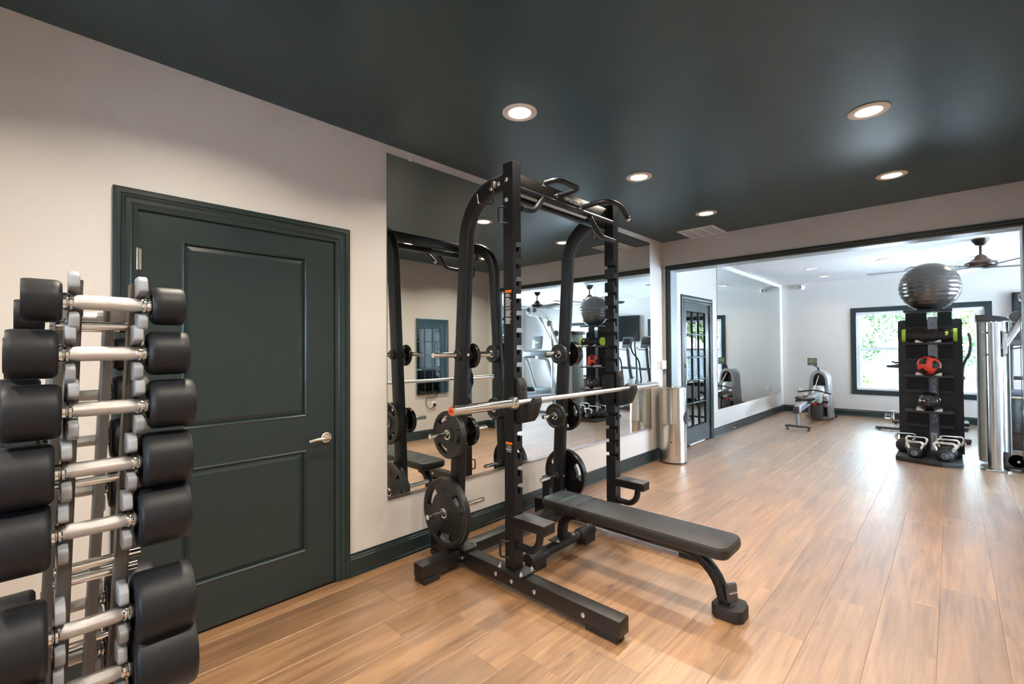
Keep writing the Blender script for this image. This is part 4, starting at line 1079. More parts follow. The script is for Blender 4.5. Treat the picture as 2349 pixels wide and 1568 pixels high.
# ------------------------------------------------------------------ storage tower
tow = thing('storage_tower', 'black freestanding storage tower with four shelves in the far room', 'storage rack', (7.7, .2, 0))
TX = 7.93
b = MB(); b.prism([(7.335, .520), (7.215, .10), (7.320, -.072), (8.25, -.072), (8.33, .05), (8.25, .522)], XY(0.004), .050, .004); b.build('base', M_panel, tow)
yl, yr = .515, -.095
pts = [(yl, .054), (yr, .054)]
for cy, cz, a0 in ((yr+.03, 1.695, 180), (yl-.03, 1.695, 90)):
    for k in range(7): an = math.radians(a0-15*k); pts.append((cy+.03*math.cos(an), cz+.03*math.sin(an)))
b = MB(); b.prism(pts, YZ(TX), .04, .003); b.build('back_board', M_panel, tow)
b = MB(); b.bx(TX-.012, TX, .130, .223, .054, 1.225); st = b.build('spine_strip', M_strip, tow, 0)
b = MB(); b.bx(TX-.012, TX, .130, .223, 1.226, 1.760); st2 = b.build('spine_strip', M_strip2, tow, 0)
Mx = basis((TX-.0126, .176, 0), (0, 0, -1), (0, -1, 0))
def strip_text(s, z, size, mt, par, sx=1.0):
    text(s, 'lettering', size, basis((TX-.0128, .176, z), (0, 0, -1), (0, -1, 0)), mt, par, .0004, 'LEFT', sx)
strip_text('ESCAPE', 1.000, .066, M_print, st, .95)
strip_text('LIMITS.', .595, .066, M_print, st, .95)
b = MB(); b.bx(TX-.0135, TX-.012, .150, .206, .075, .290); lb_ = b.build('label_plate', M_print, st, 0)
text('escape', 'lettering', .052, basis((TX-.0142, .176, .262), (0, 0, -1), (0, -1, 0)), M_hole, lb_, .0003, 'LEFT', .9)
for z in (1.66, 1.585, 1.51, 1.335, 1.265, 1.20):
    b = MB(); b.cyl((TX-.012, .176, z), (TX-.0135, .176, z), .026, n=18); b.build('roundel', M_disc, st2 if z > 1.23 else st)
shelf_z = [1.838, 1.432, 1.028, .592]
SX0, SX1, SYL, SYR = 7.60, TX, .440, -.010
for i, z in enumerate(shelf_z):
    b = MB(); b.bx(SX0, SX1, SYR, SYL, z-.026, z, .003); sh = b.build('shelf', M_panel, tow)
    b = MB(); b.bx(SX1-.05, SX1-.012, SYR+.006, .126, z-.20, z-.028)
    b.bx(SX1-.05, SX1-.012, .228, SYL-.006, z-.20, z-.028); b.build('shelf_bracket', M_hole, sh, 0)
    b = MB(); b.bx(SX1-.062, SX1-.012, SYR, .126, z-.235, z-.20, .003); b.bx(SX1-.062, SX1-.012, .228, SYL, z-.235, z-.20, .003); b.build('bracket_lip', M_panel, sh)
    b = MB(); b.cyl((SX0-.0005, .205, z-.013), (SX0+.001, .205, z-.013), .009, n=12); b.build('roundel', M_hole, sh)
    b = MB()
    if i:
        yc = .2135
        for s in (-1, 1): b.prism([(yc+s*.12, z), (yc+s*.12, z+.030), (yc+s*.095, z+.030), (yc+s*.045, z)], YZ(SX0+.02), .22)
        b.build('cradle', M_cradle, sh, 0)
# gym ball on the top shelf
bz = shelf_z[0]; br = .300
gb = MB()
prof = []; n = 60
for k in range(n+1):
    th = PI*k/n; r = br*math.sin(th); h = -br*math.cos(th)
    lat = abs(90-180*k/n)
    groove = .006 if any(abs(lat-q) < 1.6 for q in (5, 17, 29, 41, 53, 62)) else 0
    r = max(0, r-groove*(1 if 0 < k < n else 0)); h = max(h, -br+.012)
    prof.append((r, h+br-.012))
tag(gb.lathe(prof, (7.80, .196, bz), (0, 0, 1), 64).build('exercise_ball', M_ball), 'large grey exercise ball on top of the storage tower', 'ball')
# foam roller on the second shelf
fr = thing('foam_roller', 'ribbed black foam roller with lime green ends on the second shelf', 'foam roller', (7.72, .205, shelf_z[1]+.082))
fy0, fy1, fz, fx = -.012, .422, shelf_z[1]+.088, 7.72
b = MB(); b.cyl((fx, fy0, fz), (fx, fy1, fz), .070, n=32); b.build('core', M_roll, fr)
b = MB()
for k in range(18):
    for j in range(26):
        if (j+k) % 2: continue
        a = 2*PI*j/26; yy = fy0+.02+k*(fy1-fy0-.04)/17
        b.box((fx+.073*math.cos(a), yy, fz+.073*math.sin(a)), (.014, .014, .012), .003, Matrix.Rotation(-a, 3, 'Y'), 1)
stuff(b.build('nubs', M_roll, fr, 0))
for yy, s in ((fy1, 1), (fy0, -1)):
    b = MB(); b.lathe([(.055, 0), (.082, 0), (.082, .034), (.078, .038), (.055, .038)], (fx, yy, fz), (0, s, 0), 32); b.lathe([(.055, 0), (.055, .038)], (fx, yy, fz), (0, s, 0), 32, caps=False); b.build('end_ring', M_lime, fr)
    b = MB(); b.cyl((fx, yy+s*.002, fz), (fx, yy+s*.010, fz), .055, n=24); b.build('end_hollow', M_hole, fr)
b = MB(); b.box((fx-.071, .045, fz+.02), (.012, .03, .05), .003); b.build('label_patch', M_lime, fr)
# red and black medicine ball
mr_, mz = .118, shelf_z[2]+.120
mb = thing('medicine_ball', 'red medicine ball with black panels on the third shelf', 'medicine ball', (7.71, .2135, mz))
b = MB(); b.sphere((7.71, .2135, mz), mr_, n=36); b.build('shell', M_red, mb)
for d, rz_ in (((-.80, .48, .50), 0), ((-.80, -.62, .12), 1), ((-.62, .42, -.62), 2), ((.4, .8, .2), 0), ((.7, -.6, .3), 1), ((.6, .2, -.7), 2), ((-.1, -.3, .95), 1), ((-.1, .98, -.1), 2), ((-.35, -.75, -.55), 0), ((.8, .3, .5), 1)):
    d = Vector(d).normalized(); u = d.orthogonal().normalized(); u = Matrix.Rotation(rz_*.5, 3, d) @ u; v = d.cross(u)
    b = MB(); cen = Vector((7.71, .2135, mz)); ring = []; rin = []
    for k in range(16):
        q = 2*PI*k/16; rr = .50*(1+.22*math.cos(4*q)*(1 if rz_ != 1 else 0) + .2*math.cos(3*q)*(1 if rz_ == 1 else 0))*.82
        dd = (d + u*rr*math.cos(q) + v*rr*math.sin(q)).normalized(); ring.append(b.bm.verts.new(cen+dd*(mr_+.0006)))
        dd = (d + u*rr*.5*math.cos(q) + v*rr*.5*math.sin(q)).normalized(); rin.append(b.bm.verts.new(cen+dd*(mr_+.0012)))
    c0 = b.bm.verts.new(cen+d*(mr_+.0014))
    for k in range(16): b.bm.faces.new((ring[k], ring[(k+1) % 16], rin[(k+1) % 16], rin[k])); b.bm.faces.new((rin[k], rin[(k+1) % 16], c0))
    b.build('black_panel', M_rubber, mb)
# black slam ball
bz_ = shelf_z[3]+.114
sb = thing('slam_ball', 'glossy black slam ball on the lowest shelf', 'medicine ball', (7.70, .2135, bz_))
b = MB(); b.sphere((7.70, .2135, bz_), .112, n=36); b.build('shell', M_bball, sb)
b = MB(); b.box((7.70-.1105, .262, bz_+.012), (.008, .034, .012), .002, Matrix.Rotation(-.42, 3, 'Z')); b.build('patch', M_print, sb)

# kettlebells on the tower base
def kettlebell(x, y, r, hw, hh, label, num, yaw=0.0):
    z = .054
    t = thing('kettlebell', label, 'kettlebell', (x, y, z), 'kettlebells on the tower base')
    b = MB(); prof = [(r*.62, 0), (r*.66, .002)]
    for k in range(1, 16):
        th = math.radians(-50+ (50+62)*k/15); prof.append((r*math.cos(th), r*.78+r*math.sin(th)))
    prof += [(r*.35, r*1.70), (0, r*1.71)]
    b.lathe(prof, (x, y, z), (0, 0, 1), 32); b.build('body', M_rubber, t)
    ax = Vector((-math.sin(yaw), math.cos(yaw), 0)); C0 = Vector((x, y, z))
    zb = r*1.35
    P = [C0+ax*hw*.70+Vector((0, 0, zb)), C0+ax*hw*.98+Vector((0, 0, zb+hh*.45)), C0+ax*hw*.92+Vector((0, 0, zb+hh)), C0-ax*hw*.92+Vector((0, 0, zb+hh)), C0-ax*hw*.98+Vector((0, 0, zb+hh*.45)), C0-ax*hw*.70+Vector((0, 0, zb))]
    b = MB(); b.tube(roundcorners(P, hw*.55, 6), .0165, 14); b.build('handle', M_chrome, t)
    nx = Vector((-math.cos(yaw), -math.sin(yaw), 0)); f = C0+Vector((0, 0, r*.80))+nx*(r*.985)
    b = MB(); ring = []
    for rr in (r*.40, r*.35):
        ring.append([b.bm.verts.new(f+nx*.004+ax*(rr*math.cos(math.radians(22.5+45*k)))+Vector((0, 0, rr*math.sin(math.radians(22.5+45*k))))) for k in range(8)])
    for k in range(8): b.bm.faces.new((ring[0][k], ring[0][(k+1) % 8], ring[1][(k+1) % 8], ring[1][k]))
    b.build('octagon_mark', M_print, t, 0)
    text(num, 'number', r*.46, basis(f+nx*.004, -ax, (0, 0, 1)), M_print, t, .0003)
    return t
kettlebell(7.365, .340, .074, .074, .085, 'smallest kettlebell, front of the left group on the tower base', '10', -.05)
kettlebell(7.54, .330, .090, .098, .095, 'middle kettlebell of the left group on the tower base', '20', -.1)
kettlebell(7.70, .445, .098, .100, .095, 'rear kettlebell of the left group against the tower board', '25', .35)
kettlebell(7.345, .080, .084, .092, .090, 'front kettlebell, marked 15, of the right group on the tower base', '15', .05)
kettlebell(7.53, .055, .092, .098, .095, 'middle kettlebell of the right group on the tower base', '20', .05)
kettlebell(7.72, .015, .100, .104, .100, 'rear kettlebell of the right group against the tower board', '30', -.05)

# ------------------------------------------------------------------ cable trainer
ct = thing('cable_trainer', 'cable machine with brushed steel pillar and pulley arm at the right edge', 'cable machine', (7.45, -.4, 0))
px_, py_ = 7.45, -.338
b = MB(); b.prism([(px_-.10, py_+.085), (px_-.10, py_-.085), (px_-.03, py_-.13), (px_+.10, py_-.10), (px_+.10, py_+.10), (px_-.03, py_+.125)], XY(0), .016, .002); b.build('base_plate', M_steelg, ct)
b = MB(); b.cyl((px_, py_, .016), (px_, py_, 1.640), .066, n=36); b.build('pillar', M_steelg, ct)
b = MB(); b.cyl((px_, py_, 1.640), (px_, py_, 1.646), .062, n=30); b.cyl((px_, py_+.02, 1.646), (px_, py_+.02, 1.662), .009, n=10); b.cyl((px_, py_-.02, 1.646), (px_, py_-.02, 1.662), .009, n=10); b.build('pillar_cap', M_chrome, ct)
# weight stack shroud behind the pillar
pl = [(7.64, -.215), (7.60, -.26), (7.60, -.42), (7.66, -.47), (8.02, -.47), (8.06, -.42), (8.06, -.26), (8.00, -.21)]
b = MB(); b.prism(pl, XY(.05), 1.62, .01); sh = b.build('shroud', M_shroud, ct)
b = MB(); b.bx(7.612, 7.66, -.2085, -.2135, .06, 1.66); b.bx(7.625, 7.66, -.4755, -.470, .06, 1.66); b.build('side_trim', M_mgrey, sh, 0)
b = MB(); b.prism([(-.20, 1.668), (-.20, 1.745), (-.27, 1.742), (-.38, 1.725), (-.445, 1.705), (-.478, 1.668)], YZ(7.57), .50, .006); b.build('shroud_cap', M_dgrey, ct)
# clamp with bolts and boom
for s in (-1, 1):
    for z in (1.285, 1.530):
        b = MB(); b.cyl((px_-.035, py_+s*.062, z), (px_-.035, py_+s*.088, z), .009, n=10); b.cyl((px_-.035, py_+s*.080, z), (px_-.035, py_+s*.090, z), .014, n=6); b.build('clamp_bolt', M_steelg, ct)
b = MB(); b.prism([(py_-.064, 1.26), (py_-.072, 1.26), (py_-.100, 1.30), (py_-.105, 1.51), (py_-.072, 1.55), (py_-.064, 1.55)], YZ(px_-.045), .09, .003); b.build('clamp_plate', M_steelg, ct)
bm_ = [(7.45, -.395, 1.355), (7.47, -.60, 1.745), (7.50, -.74, 2.00), (7.50, -.86, 2.055), (7.50, -1.33, 2.165)]
b = MB(); b.tube(roundcorners(bm_, .10), .035, 18); b.build('boom', M_steelg, ct)
b = MB(); b.tube(roundcorners([(7.50, -1.02, 2.095), (7.50, -.66, 1.60), (7.50, -.62, 1.45), (7.50, -.62, .02)], .12), .032, 18); b.build('boom_post', M_steelg, ct)
b = MB(); b.cyl((7.50, -.62, 0), (7.50, -.62, .02), .09, n=20); b.build('post_foot', M_dgrey, ct)
for k, (x, y, z, r) in enumerate(((7.36, -.592, 1.905, .062), (7.50, -.52, 1.70, .060), (7.50, -1.10, 2.215, .055), (7.50, -1.27, 2.225, .055))):
    b = MB(); b.lathe([(.0, -.016), (r, -.016), (r, -.010), (r*.86, -.004), (r*.86, .004), (r, .010), (r, .016), (0, .016)], (x, y, z), (1, 0, 0), 30, caps=False); pu = b.build('pulley', M_dgrey, ct)
    b = MB(); b.lathe([(r*1.0, -.018), (r*1.07, -.016), (r*1.07, .016), (r, .018)], (x, y, z), (1, 0, 0), 30, caps=False); b.build('pulley_rim', M_chrome, pu)
b = MB(); b.cyl((7.36, -.535, 1.86), (7.36, -.535, .16), .003, n=6); b.build('cable', M_rubber, ct)
b = MB(); b.tube([(7.47, -.58, 1.97), (7.50, -1.08, 2.27)], .003, 6); b.build('cable', M_rubber, ct)
lp_ = [(py_-.064, .055), (py_-.064, .215), (py_-.09, .215), (py_-.118, .180)]
for k in range(9): an = math.radians(125-32*k); lp_.append((-.497+.068*math.cos(an), .128+.068*math.sin(an)))
b = MB(); b.prism(lp_, YZ(7.42), .022, .003); br_ = b.build('low_pulley_bracket', M_dgrey, ct)
b = MB(); b.cyl((7.45, -.503, .128), (7.39, -.503, .128), .012, n=12); b.build('axle', M_chrome, br_)
b = MB(); b.lathe([(.0, -.010), (.06, -.010), (.052, 0), (.06, .010), (0, .010)], (7.455, -.520, .128), (1, 0, 0), 26, caps=False); b.build('pulley', M_rubber, ct)
b = MB(); b.bx(7.52, 7.60, -1.25, -.40, .02, .075, .006); b.bx(7.55, 7.64, -.42, -.30, .02, .06); b.build('floor_beam', M_dgrey, ct)
for z, r in ((.395, .062), (.262, .060)):
    b = MB(); b.cyl((7.80, -.66, z), (7.89, -.66, z), r, n=28, bev=.008); b.build('roller_pad', M_dgrey, ct)
b = MB(); b.bx(7.89, 7.93, -.70, -.62, .02, .45, .004); b.build('pad_post', M_steelg, ct)

# dark glossy cabinet-like unit behind the trainer, grey pad on top
ub = thing('plyo_seat', 'dark glossy box with a grey padded top behind the cable machine', 'box', (9.1, -.9, 0))
b = MB(); b.bx(8.825, 9.45, -1.45, -.45, .035, .700, .012); b.build('body', M_brown, ub)
b = MB(); b.bx(8.81, 9.47, -1.46, -.44, .0, .034, .004); b.build('plinth', M_mgrey, ub)
b = MB(); b.bx(8.81, 9.47, -1.47, -.43, .700, .728, .006); b.build('top_rim', M_cradle, ub)
b = MB(); b.bx(8.82, 9.46, -1.46, -.44, .728, .782, .022, 3); b.build('pad', M_strip, ub)

# ------------------------------------------------------------------ television on the far wall
tv = thing('television', 'flat black television on the far wall right of the window', 'television', (XF-.06, -1.35, 1.94))
b = MB(); b.bx(XF-.085, XF-.045, -1.975, -.735, 1.57, 2.275, .004); b.build('bezel', M_black2, tv)
b = MB(); b.bx(XF-.0865, XF-.085, -1.962, -.748, 1.585, 2.262); b.build('screen', M_screen, tv, 0)
b = MB(); b.bx(XF-.045, XF-.001, -1.5, -1.2, 1.8, 2.05); b.build('wall_bracket', M_black2, tv, 0)

# ------------------------------------------------------------------ rowing machine
rw = thing('rowing_machine', 'grey rowing machine with green screen in the corner of the far room', 'rowing machine', (9.8, 1.88, 0))
b = MB(); b.tube([(8.90, 1.700, .050), (8.90, 1.730, .062), (8.90, 2.035, .062), (8.90, 2.070, .050)], 0, rect=(.055, .036), up=(0, 0, 1), corner=.012); b.build('front_foot', M_dgrey, rw)
for y in (1.735, 2.04):
    b = MB(); b.cyl((8.90, y, 0), (8.90, y, .012), .026, n=14); b.cyl((8.90, y, .012), (8.90, y, .048), .008, n=8); b.build('leveller', M_rubber, rw)
b = MB(); b.box((8.905, 1.893, .185), (.050, .042, .235), .006); b.build('front_post', M_mgrey, rw)
b = MB(); b.tube([(8.84, 1.893, .340), (10.45, 1.868, .490)], 0, rect=(.085, .110), up=(0, 0, 1), corner=.006); rl_ = b.build('seat_rail', M_mgrey, rw)
b = MB(); b.box((8.836, 1.893, .338), (.020, .090, .118), .006); b.build('rail_cap', M_dgrey, rl_)
b = MB(); b.box((9.25, 1.8425, .372), (.50, .002, .070), 0, Matrix.Rotation(-.0929, 3, 'Y')); b.build('rail_label', M_strip, rl_)
b = MB(); pr = []
for k in range(13): u_ = -1+2*k/12; pr.append((1.873+.150*u_, .470+.030*abs(u_)**2+.012))
pr2 = [(y, z-.042) for y, z in reversed(pr)]
b.prism(pr+pr2, YZ(9.36), .26, .010); b.build('seat', M_pad, rw)
b = MB(); b.bx(9.40, 9.60, 1.775, 1.970, .395, .448, .006); b.build('seat_carriage', M_dgrey, rw)
b = MB(); b.cyl((9.44, 2.02, .43), (9.56, 2.02, .43), .018, n=10); b.build('seat_wheel', M_rubber, rw)
# arch-shaped housing
out = []; inn = []
for k in range(17):
    an = math.radians(180*k/16)
    out.append((1.845+.150*math.cos(an), .74+.205*math.sin(an))); inn.append((1.845+.105*math.cos(an), .72+.165*math.sin(an)))
poly = [(1.845+.185, .045)] + [(y, z) for y, z in out] + [(1.845-.185, .045), (1.845-.135, .045)] + [(y, z) for y, z in reversed(inn)] + [(1.845+.135, .045)]
b = MB(); b.prism(poly, YZ(10.36), .42, .006); b.build('housing', M_mgrey, rw)
b = MB(); b.prism([(1.845+.140, .05)] + [(y, z) for y, z in inn] + [(1.845-.140, .05)], YZ(10.62), .02); b.build('housing_back', M_brown, rw, 0)
b = MB(); b.lathe([(0, 0), (.09, .004), (.13, .03), (.135, .10), (.135, .30), (.11, .35), (0, .36)], (10.45, 1.855, .30), (0, 0, 1), 28); b.build('water_tank', M_shroud, rw)
b = MB(); b.bx(10.25, 10.60, 1.775, 1.945, .05, .30, .02); b.build('tank_base', M_dgrey, rw)
b = MB(); b.bx(10.244, 10.252, 1.86, 1.92, .27, .335); b.build('badge', M_red, rw, 0)
for y in (1.70, 2.01):
    b = MB(); b.box((10.15, y, .40), (.10, .085, .26), .02, Matrix.Rotation(-.55, 3, 'Y')); fp = b.build('foot_plate', M_mgrey, rw)
    b = MB(); b.box((10.115, y, .38), (.07, .095, .03), .008, Matrix.Rotation(-.55, 3, 'Y')); b.build('foot_strap', M_rubber, fp)
b = MB(); b.tube([(9.95, 2.105, .552), (9.97, 2.03, .562), (9.98, 1.92, .585), (9.98, 1.84, .592), (9.98, 1.76, .580), (9.97, 1.66, .556), (9.95, 1.585, .538)], .014, 10); hb_ = b.build('handlebar', M_rubber, rw)
b = MB(); b.tube([(9.98, 1.845, .60), (10.38, 1.845, .845)], .006, 6); b.build('strap', M_cradle, rw)
b = MB(); b.tube(roundcorners([(10.40, 1.845, .93), (10.36, 1.850, 1.00), (10.12, 1.870, 1.05), (10.03, 1.874, 1.09)], .06), .016, 10); b.build('monitor_arm', M_rubber, rw)
b = MB(); b.bx(9.995, 10.03, 1.800, 1.948, 1.045, 1.180, .008); mo = b.build('monitor', M_rubber, rw)
b = MB(); b.bx(9.9925, 9.9955, 1.845, 1.935, 1.085, 1.168); b.build('screen', M_lcd, mo, 0)
b = MB()
for i in range(2):
    for k in range(3): b.bx(9.992, 9.9955, 1.810+i*.014, 1.819+i*.014, 1.088+k*.028, 1.104+k*.028)
for k in range(5): b.bx(9.992, 9.9955, 1.825+k*.023, 1.840+k*.023, 1.056, 1.068)
b.build('keys', M_print, mo, 0)
b = MB(); b.tube([(10.72, 1.655, .040), (10.72, 2.14, .040)], 0, rect=(.05, .032), up=(0, 0, 1), corner=.01); b.build('rear_foot', M_mgrey, rw)
for y in (1.70, 2.09):
    b = MB(); b.cyl((10.72, y, 0), (10.72, y, .010), .024, n=12); b.cyl((10.72, y, .01), (10.72, y, .028), .007, n=8); b.build('leveller', M_rubber, rw)
b = MB(); b.cyl((10.74, 1.645, .055), (10.74, 1.62, .055), .03, n=14); b.build('transport_wheel', M_rubber, rw)

# ------------------------------------------------------------------ exercise bike and elliptical behind the tower
bk = thing('exercise_bike', 'exercise bike mostly hidden behind the left side of the storage tower', 'exercise bike', (10.1, .55, 0))
b = MB(); b.tube([(9.85, .95, .035), (9.85, .40, .035)], 0, rect=(.05, .04), up=(0, 0, 1), corner=.01); b.build('rear_stabilizer', M_dgrey, bk)
b = MB(); b.tube([(10.75, .80, .035), (10.75, .35, .035)], 0, rect=(.05, .04), up=(0, 0, 1), corner=.01); b.build('front_stabilizer', M_dgrey, bk)
for x_ in (9.85, 10.75):
    for y in (.42, .90 if x_ < 10 else .75):
        b = MB(); b.cyl((x_, y, 0), (x_, y, .02), .02, n=10); b.build('leveller', M_rubber, bk)
b = MB(); b.tube([(9.85, .62, .05), (10.15, .60, .30), (10.75, .58, .08)], .03, 12); b.tube([(10.15, .60, .28), (9.95, .62, .95)], .026, 12); b.tube([(10.15, .60, .28), (10.55, .58, .98)], .026, 12); b.build('frame', M_dgrey, bk)
b = MB(); b.lathe([(0, -.02), (.22, -.02), (.23, 0), (.22, .02), (0, .02)], (10.60, .58, .33), (0, 1, 0), 36, caps=False); b.build('flywheel', M_mgrey, bk)
b = MB(); b.prism([(.52, 1.03), (.78, 1.04), (.80, 1.075), (.70, 1.085), (.60, 1.115), (.54, 1.12), (.515, 1.08)], YZ(9.80), .22, .012); b.build('saddle', M_pad, bk)
b = MB(); b.tube(roundcorners([(10.50, .76, 1.12), (10.62, .76, 1.10), (10.62, .44, 1.10), (10.50, .44, 1.12)], .05), .016, 10); b.build('handlebar', M_rubber, bk)
b = MB(); b.cyl((10.15, .50, .28), (10.15, .76, .28), .02, n=12); b.cyl((10.15, .73, .28), (10.05, .73, .16), .014, n=10); b.build('crank', M_chrome, bk)
for y, z in ((.80, .17), (.44, .38)):
    b = MB(); b.bx(9.99, 10.11, y-.05, y+.05, z-.012, z+.014, .005); b.tube([(10.11, y-.045, z), (10.12, y-.04, z+.07), (10.12, y+.04, z+.07), (10.11, y+.045, z)], .008, 8); b.tube([(9.99, y-.045, z), (9.98, y-.03, z+.06), (9.98, y+.03, z+.06), (9.99, y+.045, z)], .007, 8); b.build('pedal', M_chrome, bk)

def elliptical(ox, oy, label):
    t = thing('elliptical_trainer', label, 'elliptical', (ox, oy, 0), 'elliptical trainers')
    b = MB(); b.bx(ox-.85, ox+.55, oy-.05, oy+.05, .04, .10, .01); b.bx(ox-.88, ox-.80, oy-.28, oy+.28, .02, .07, .01); b.bx(ox+.50, ox+.58, oy-.28, oy+.28, .02, .07, .01); b.build('base_frame', M_dgrey, t)
    for x_ in (ox-.84, ox+.54):
        for y_ in (oy-.25, oy+.25):
            b = MB(); b.cyl((x_, y_, 0), (x_, y_, .025), .022, n=10); b.build('leveller', M_rubber, t)
    b = MB(); pr = []
    for k in range(12): an = math.radians(200*k/11-10); pr.append((ox+.42+.20*math.cos(an), .42+.22*math.sin(an)))
    b.prism([(ox+.64, .06), *pr, (ox+.16, .06)], XZ(oy+.075), .15, .02); b.build('drive_housing', M_mgrey, t)
    b = MB(); b.tube([(ox+.38, oy, .50), (ox+.24, oy, .95), (ox+.17, oy, 1.38)], 0, rect=(.09, .07), up=(0, 1, 0), corner=.02); b.build('mast', M_dgrey, t)
    b = MB(); b.box((ox+.15, oy, 1.53), (.05, .27, .30), .03, Matrix.Rotation(.28, 3, 'Y'), 3); co = b.build('console', M_dgrey, t)
    b = MB(); b.box((ox+.124, oy, 1.56), (.006, .20, .15), .002, Matrix.Rotation(.28, 3, 'Y')); b.build('console_screen', M_screen, co)
    b = MB(); b.tube(roundcorners([(ox+.19, oy+.05, 1.34), (ox-.02, oy+.14, 1.36), (ox-.05, oy+.14, 1.42)], .04), .014, 10); b.tube(roundcorners([(ox+.19, oy-.05, 1.34), (ox-.02, oy-.14, 1.36), (ox-.05, oy-.14, 1.42)], .04), .014, 10); b.build('fixed_handles', M_chrome, t)
    for s in (-1, 1):
        b = MB(); b.tube(roundcorners([(ox+.26, oy+s*.20, .62), (ox+.20, oy+s*.22, 1.10), (ox+.02, oy+s*.30, 1.28), (ox-.04, oy+s*.31, 1.45), (ox+.01, oy+s*.29, 1.58)], .12), .019, 10); b.build('moving_arm', M_rubber, t)
        b = MB(); b.cyl((ox+.26, oy, .88), (ox+.23, oy+s*.24, .88), .03, n=12); b.build('pivot', M_dgrey, t)
        b = MB(); b.tube([(ox+.26, oy+s*.20, .64), (ox+.10, oy+s*.19, .26), (ox-.45, oy+s*.19, .24)], .022, 10); b.build('link_bar', M_dgrey, t)
        b = MB(); b.box((ox-.40, oy+s*.19, .275+.04*s), (.38, .16, .045), .015); b.build('pedal', M_rubber, t)
    return t
elliptical(10.0, .10, 'elliptical trainer hidden behind the storage tower, before the far window')
elliptical(10.45, -.66, 'elliptical trainer behind the cable machine, under the television')

# treadmill seen in the mirror
tm = thing('treadmill', 'grey treadmill with lit green display, seen in the wall mirror', 'treadmill', (9.4, -2.9, 0))
b = MB(); b.bx(8.55, 10.25, -3.28, -2.48, .06, .17, .015); b.build('deck', M_mgrey, tm)
b = MB(); b.bx(8.57, 9.95, -3.14, -2.62, .171, .176); b.build('belt', M_rubber, tm, 0)
b = MB(); b.bx(9.9, 10.40, -3.20, -2.56, .04, .30, .05, 3); b.build('motor_hood', M_dgrey, tm)
for x_ in (8.62, 10.2):
    for y_ in (-3.22, -2.54):
        b = MB(); b.cyl((x_, y_, 0), (x_, y_, .065), .03, n=10); b.build('leveller', M_rubber, tm)
for y_ in (-3.24, -2.52):
    b = MB(); b.tube(roundcorners([(10.05, y_, .14), (9.62, y_, 1.12), (9.20, y_, 1.16)], .10), 0, rect=(.07, .09), up=(0, 1, 0), corner=.015); b.build('side_post', M_mgrey, tm)
b = MB(); b.bx(9.50, 9.78, -3.30, -2.46, 1.14, 1.34, .05, 3); b.build('console_tray', M_dgrey, tm)
b = MB(); b.box((9.66, -2.88, 1.56), (.05, .34, .36), .02, Matrix.Rotation(.2, 3, 'Y')); co = b.build('console', M_dgrey, tm)
b = MB(); b.box((9.632, -2.88, 1.56), (.004, .10, .045), 0, Matrix.Rotation(.2, 3, 'Y')); b.build('display', M_lcd2, co, 0)

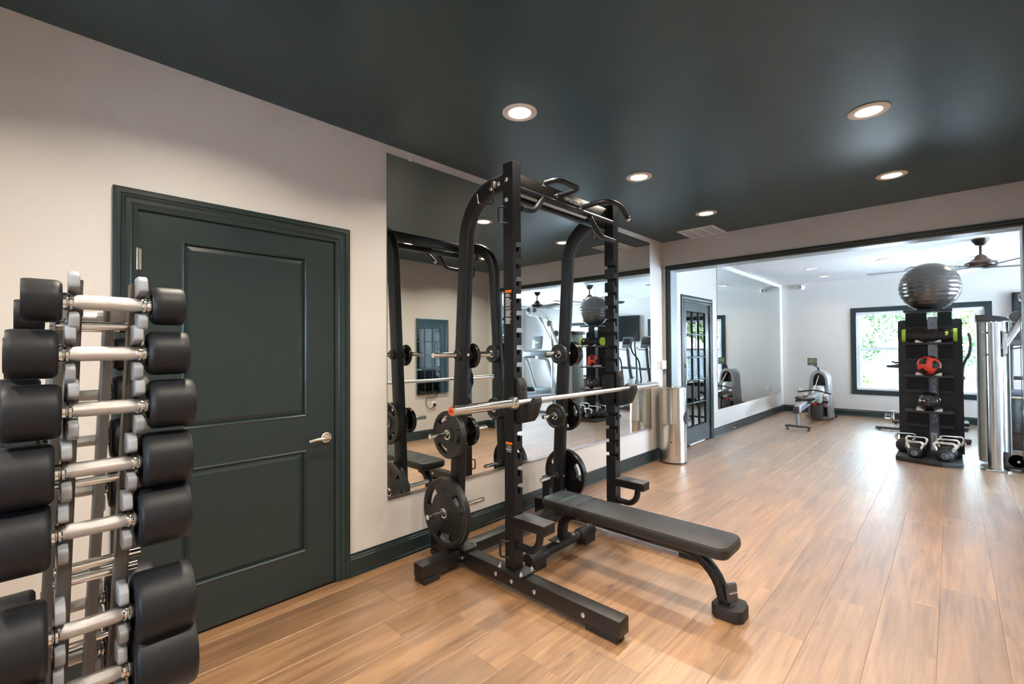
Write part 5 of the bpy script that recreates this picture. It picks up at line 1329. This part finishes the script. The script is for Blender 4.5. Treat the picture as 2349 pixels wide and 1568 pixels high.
# ------------------------------------------------------------------ small wall things
# slim mirror panel with power cord on the near right wall
wm = thing('slim_wall_mirror', 'slim upright smart mirror with power cord on the wall facing the rack', 'mirror', (4.42, YR, 1.28))
o = MB().bx(4.115, 4.720, YR+.001, YR+.034, .690, 1.866).build('glass', M_edge, wm, 0)
o.data.materials.append(M_mirror)
for p in o.data.polygons:
    if p.normal.y > .9: p.material_index = 1
b = MB(); b.tube(roundcorners([(4.52, YR+.018, .692), (4.50, YR+.02, .655), (4.42, YR+.02, .628), (4.31, YR+.018, .640), (4.28, YR+.018, .60), (4.29, YR+.018, .51), (4.37, YR+.018, .435), (4.44, YR+.02, .50)], .05), .005, 8); b.build('cord', M_rubber, wm)
b = MB(); b.bx(4.425, 4.470, YR+.006, YR+.034, .485, .535, .006); b.build('plug', M_rubber, wm)
def plate_x(name, label, cat, x, y, z, w, h, wallaxis, out, kind='outlet', grp=None):
    t = thing(name, label, cat, (x, y, z), grp); b = MB()
    if wallaxis == 'y':
        b.bx(x-w/2, x+w/2, y+out*.0005, y+out*.007, z-h/2, z+h/2, .002); b.build('cover_plate', M_cam, t)
        if kind == 'outlet':
            for dz in (.022, -.022): b = MB(); b.bx(x-.014, x+.014, y+out*.007, y+out*.0085, z+dz-.013, z+dz+.013); b.build('socket', M_print, t, 0)
        else:
            n = max(1, round(w/.05)-0)
            for k in range(n): xx = x-w/2+(k+.5)*w/n; b = MB(); b.bx(xx-.006, xx+.006, y+out*.007, y+out*.014, z-.014, z+.014, .002); b.build('toggle', M_cam, t)
    else:
        b.bx(x+out*.0005, x+out*.007, y-w/2, y+w/2, z-h/2, z+h/2, .002); b.build('cover_plate', M_cam, t)
        for dz in (.022, -.022): b = MB(); b.bx(x+out*.007, x+out*.0085, y-.014, y+.014, z+dz-.013, z+dz+.013); b.build('socket', M_print, t, 0)
    return t
plate_x('wall_outlet', 'white outlet below the slim mirror on the right wall', 'outlet', 4.44, YR, .50, .075, .118, 'y', 1)
plate_x('wall_outlet', 'white outlet low on the far wall near the corner', 'outlet', XF, 2.36, .46, .075, .118, 'x', -1)
plate_x('light_switch', 'white switch plate beside the glazed door', 'switch', 6.040, W_, 1.13, .075, .118, 'y', -1, 'switch')
th_ = thing('thermostat', 'white box thermostat on the wall strip beside the opening', 'thermostat', (5.55, W_, 1.172))
b = MB(); b.bx(5.475, 5.520, W_-.010, W_-.0005, 1.115, 1.222, .003); b.build('back_plate', M_cam, th_)
b = MB(); b.bx(5.525, 5.640, W_-.045, W_-.0005, 1.118, 1.226, .006); b.build('cover', M_cam, th_)
b = MB(); b.cyl((5.497, W_-.010, 1.190), (5.497, W_-.014, 1.190), .006, n=10); b.build('button', M_dgrey, th_)
ds = thing('door_stop', 'short metal door stop on the far room baseboard', 'door stop', (8.06, W_-.014, .065))
b = MB(); b.cyl((8.06, W_-.0135, .068), (8.06, W_-.075, .064), .006, n=10); b.build('rod', M_nickel, ds)
b = MB(); b.cyl((8.06, W_-.075, .064), (8.06, W_-.088, .0635), .009, n=12); b.build('tip', M_cam, ds)
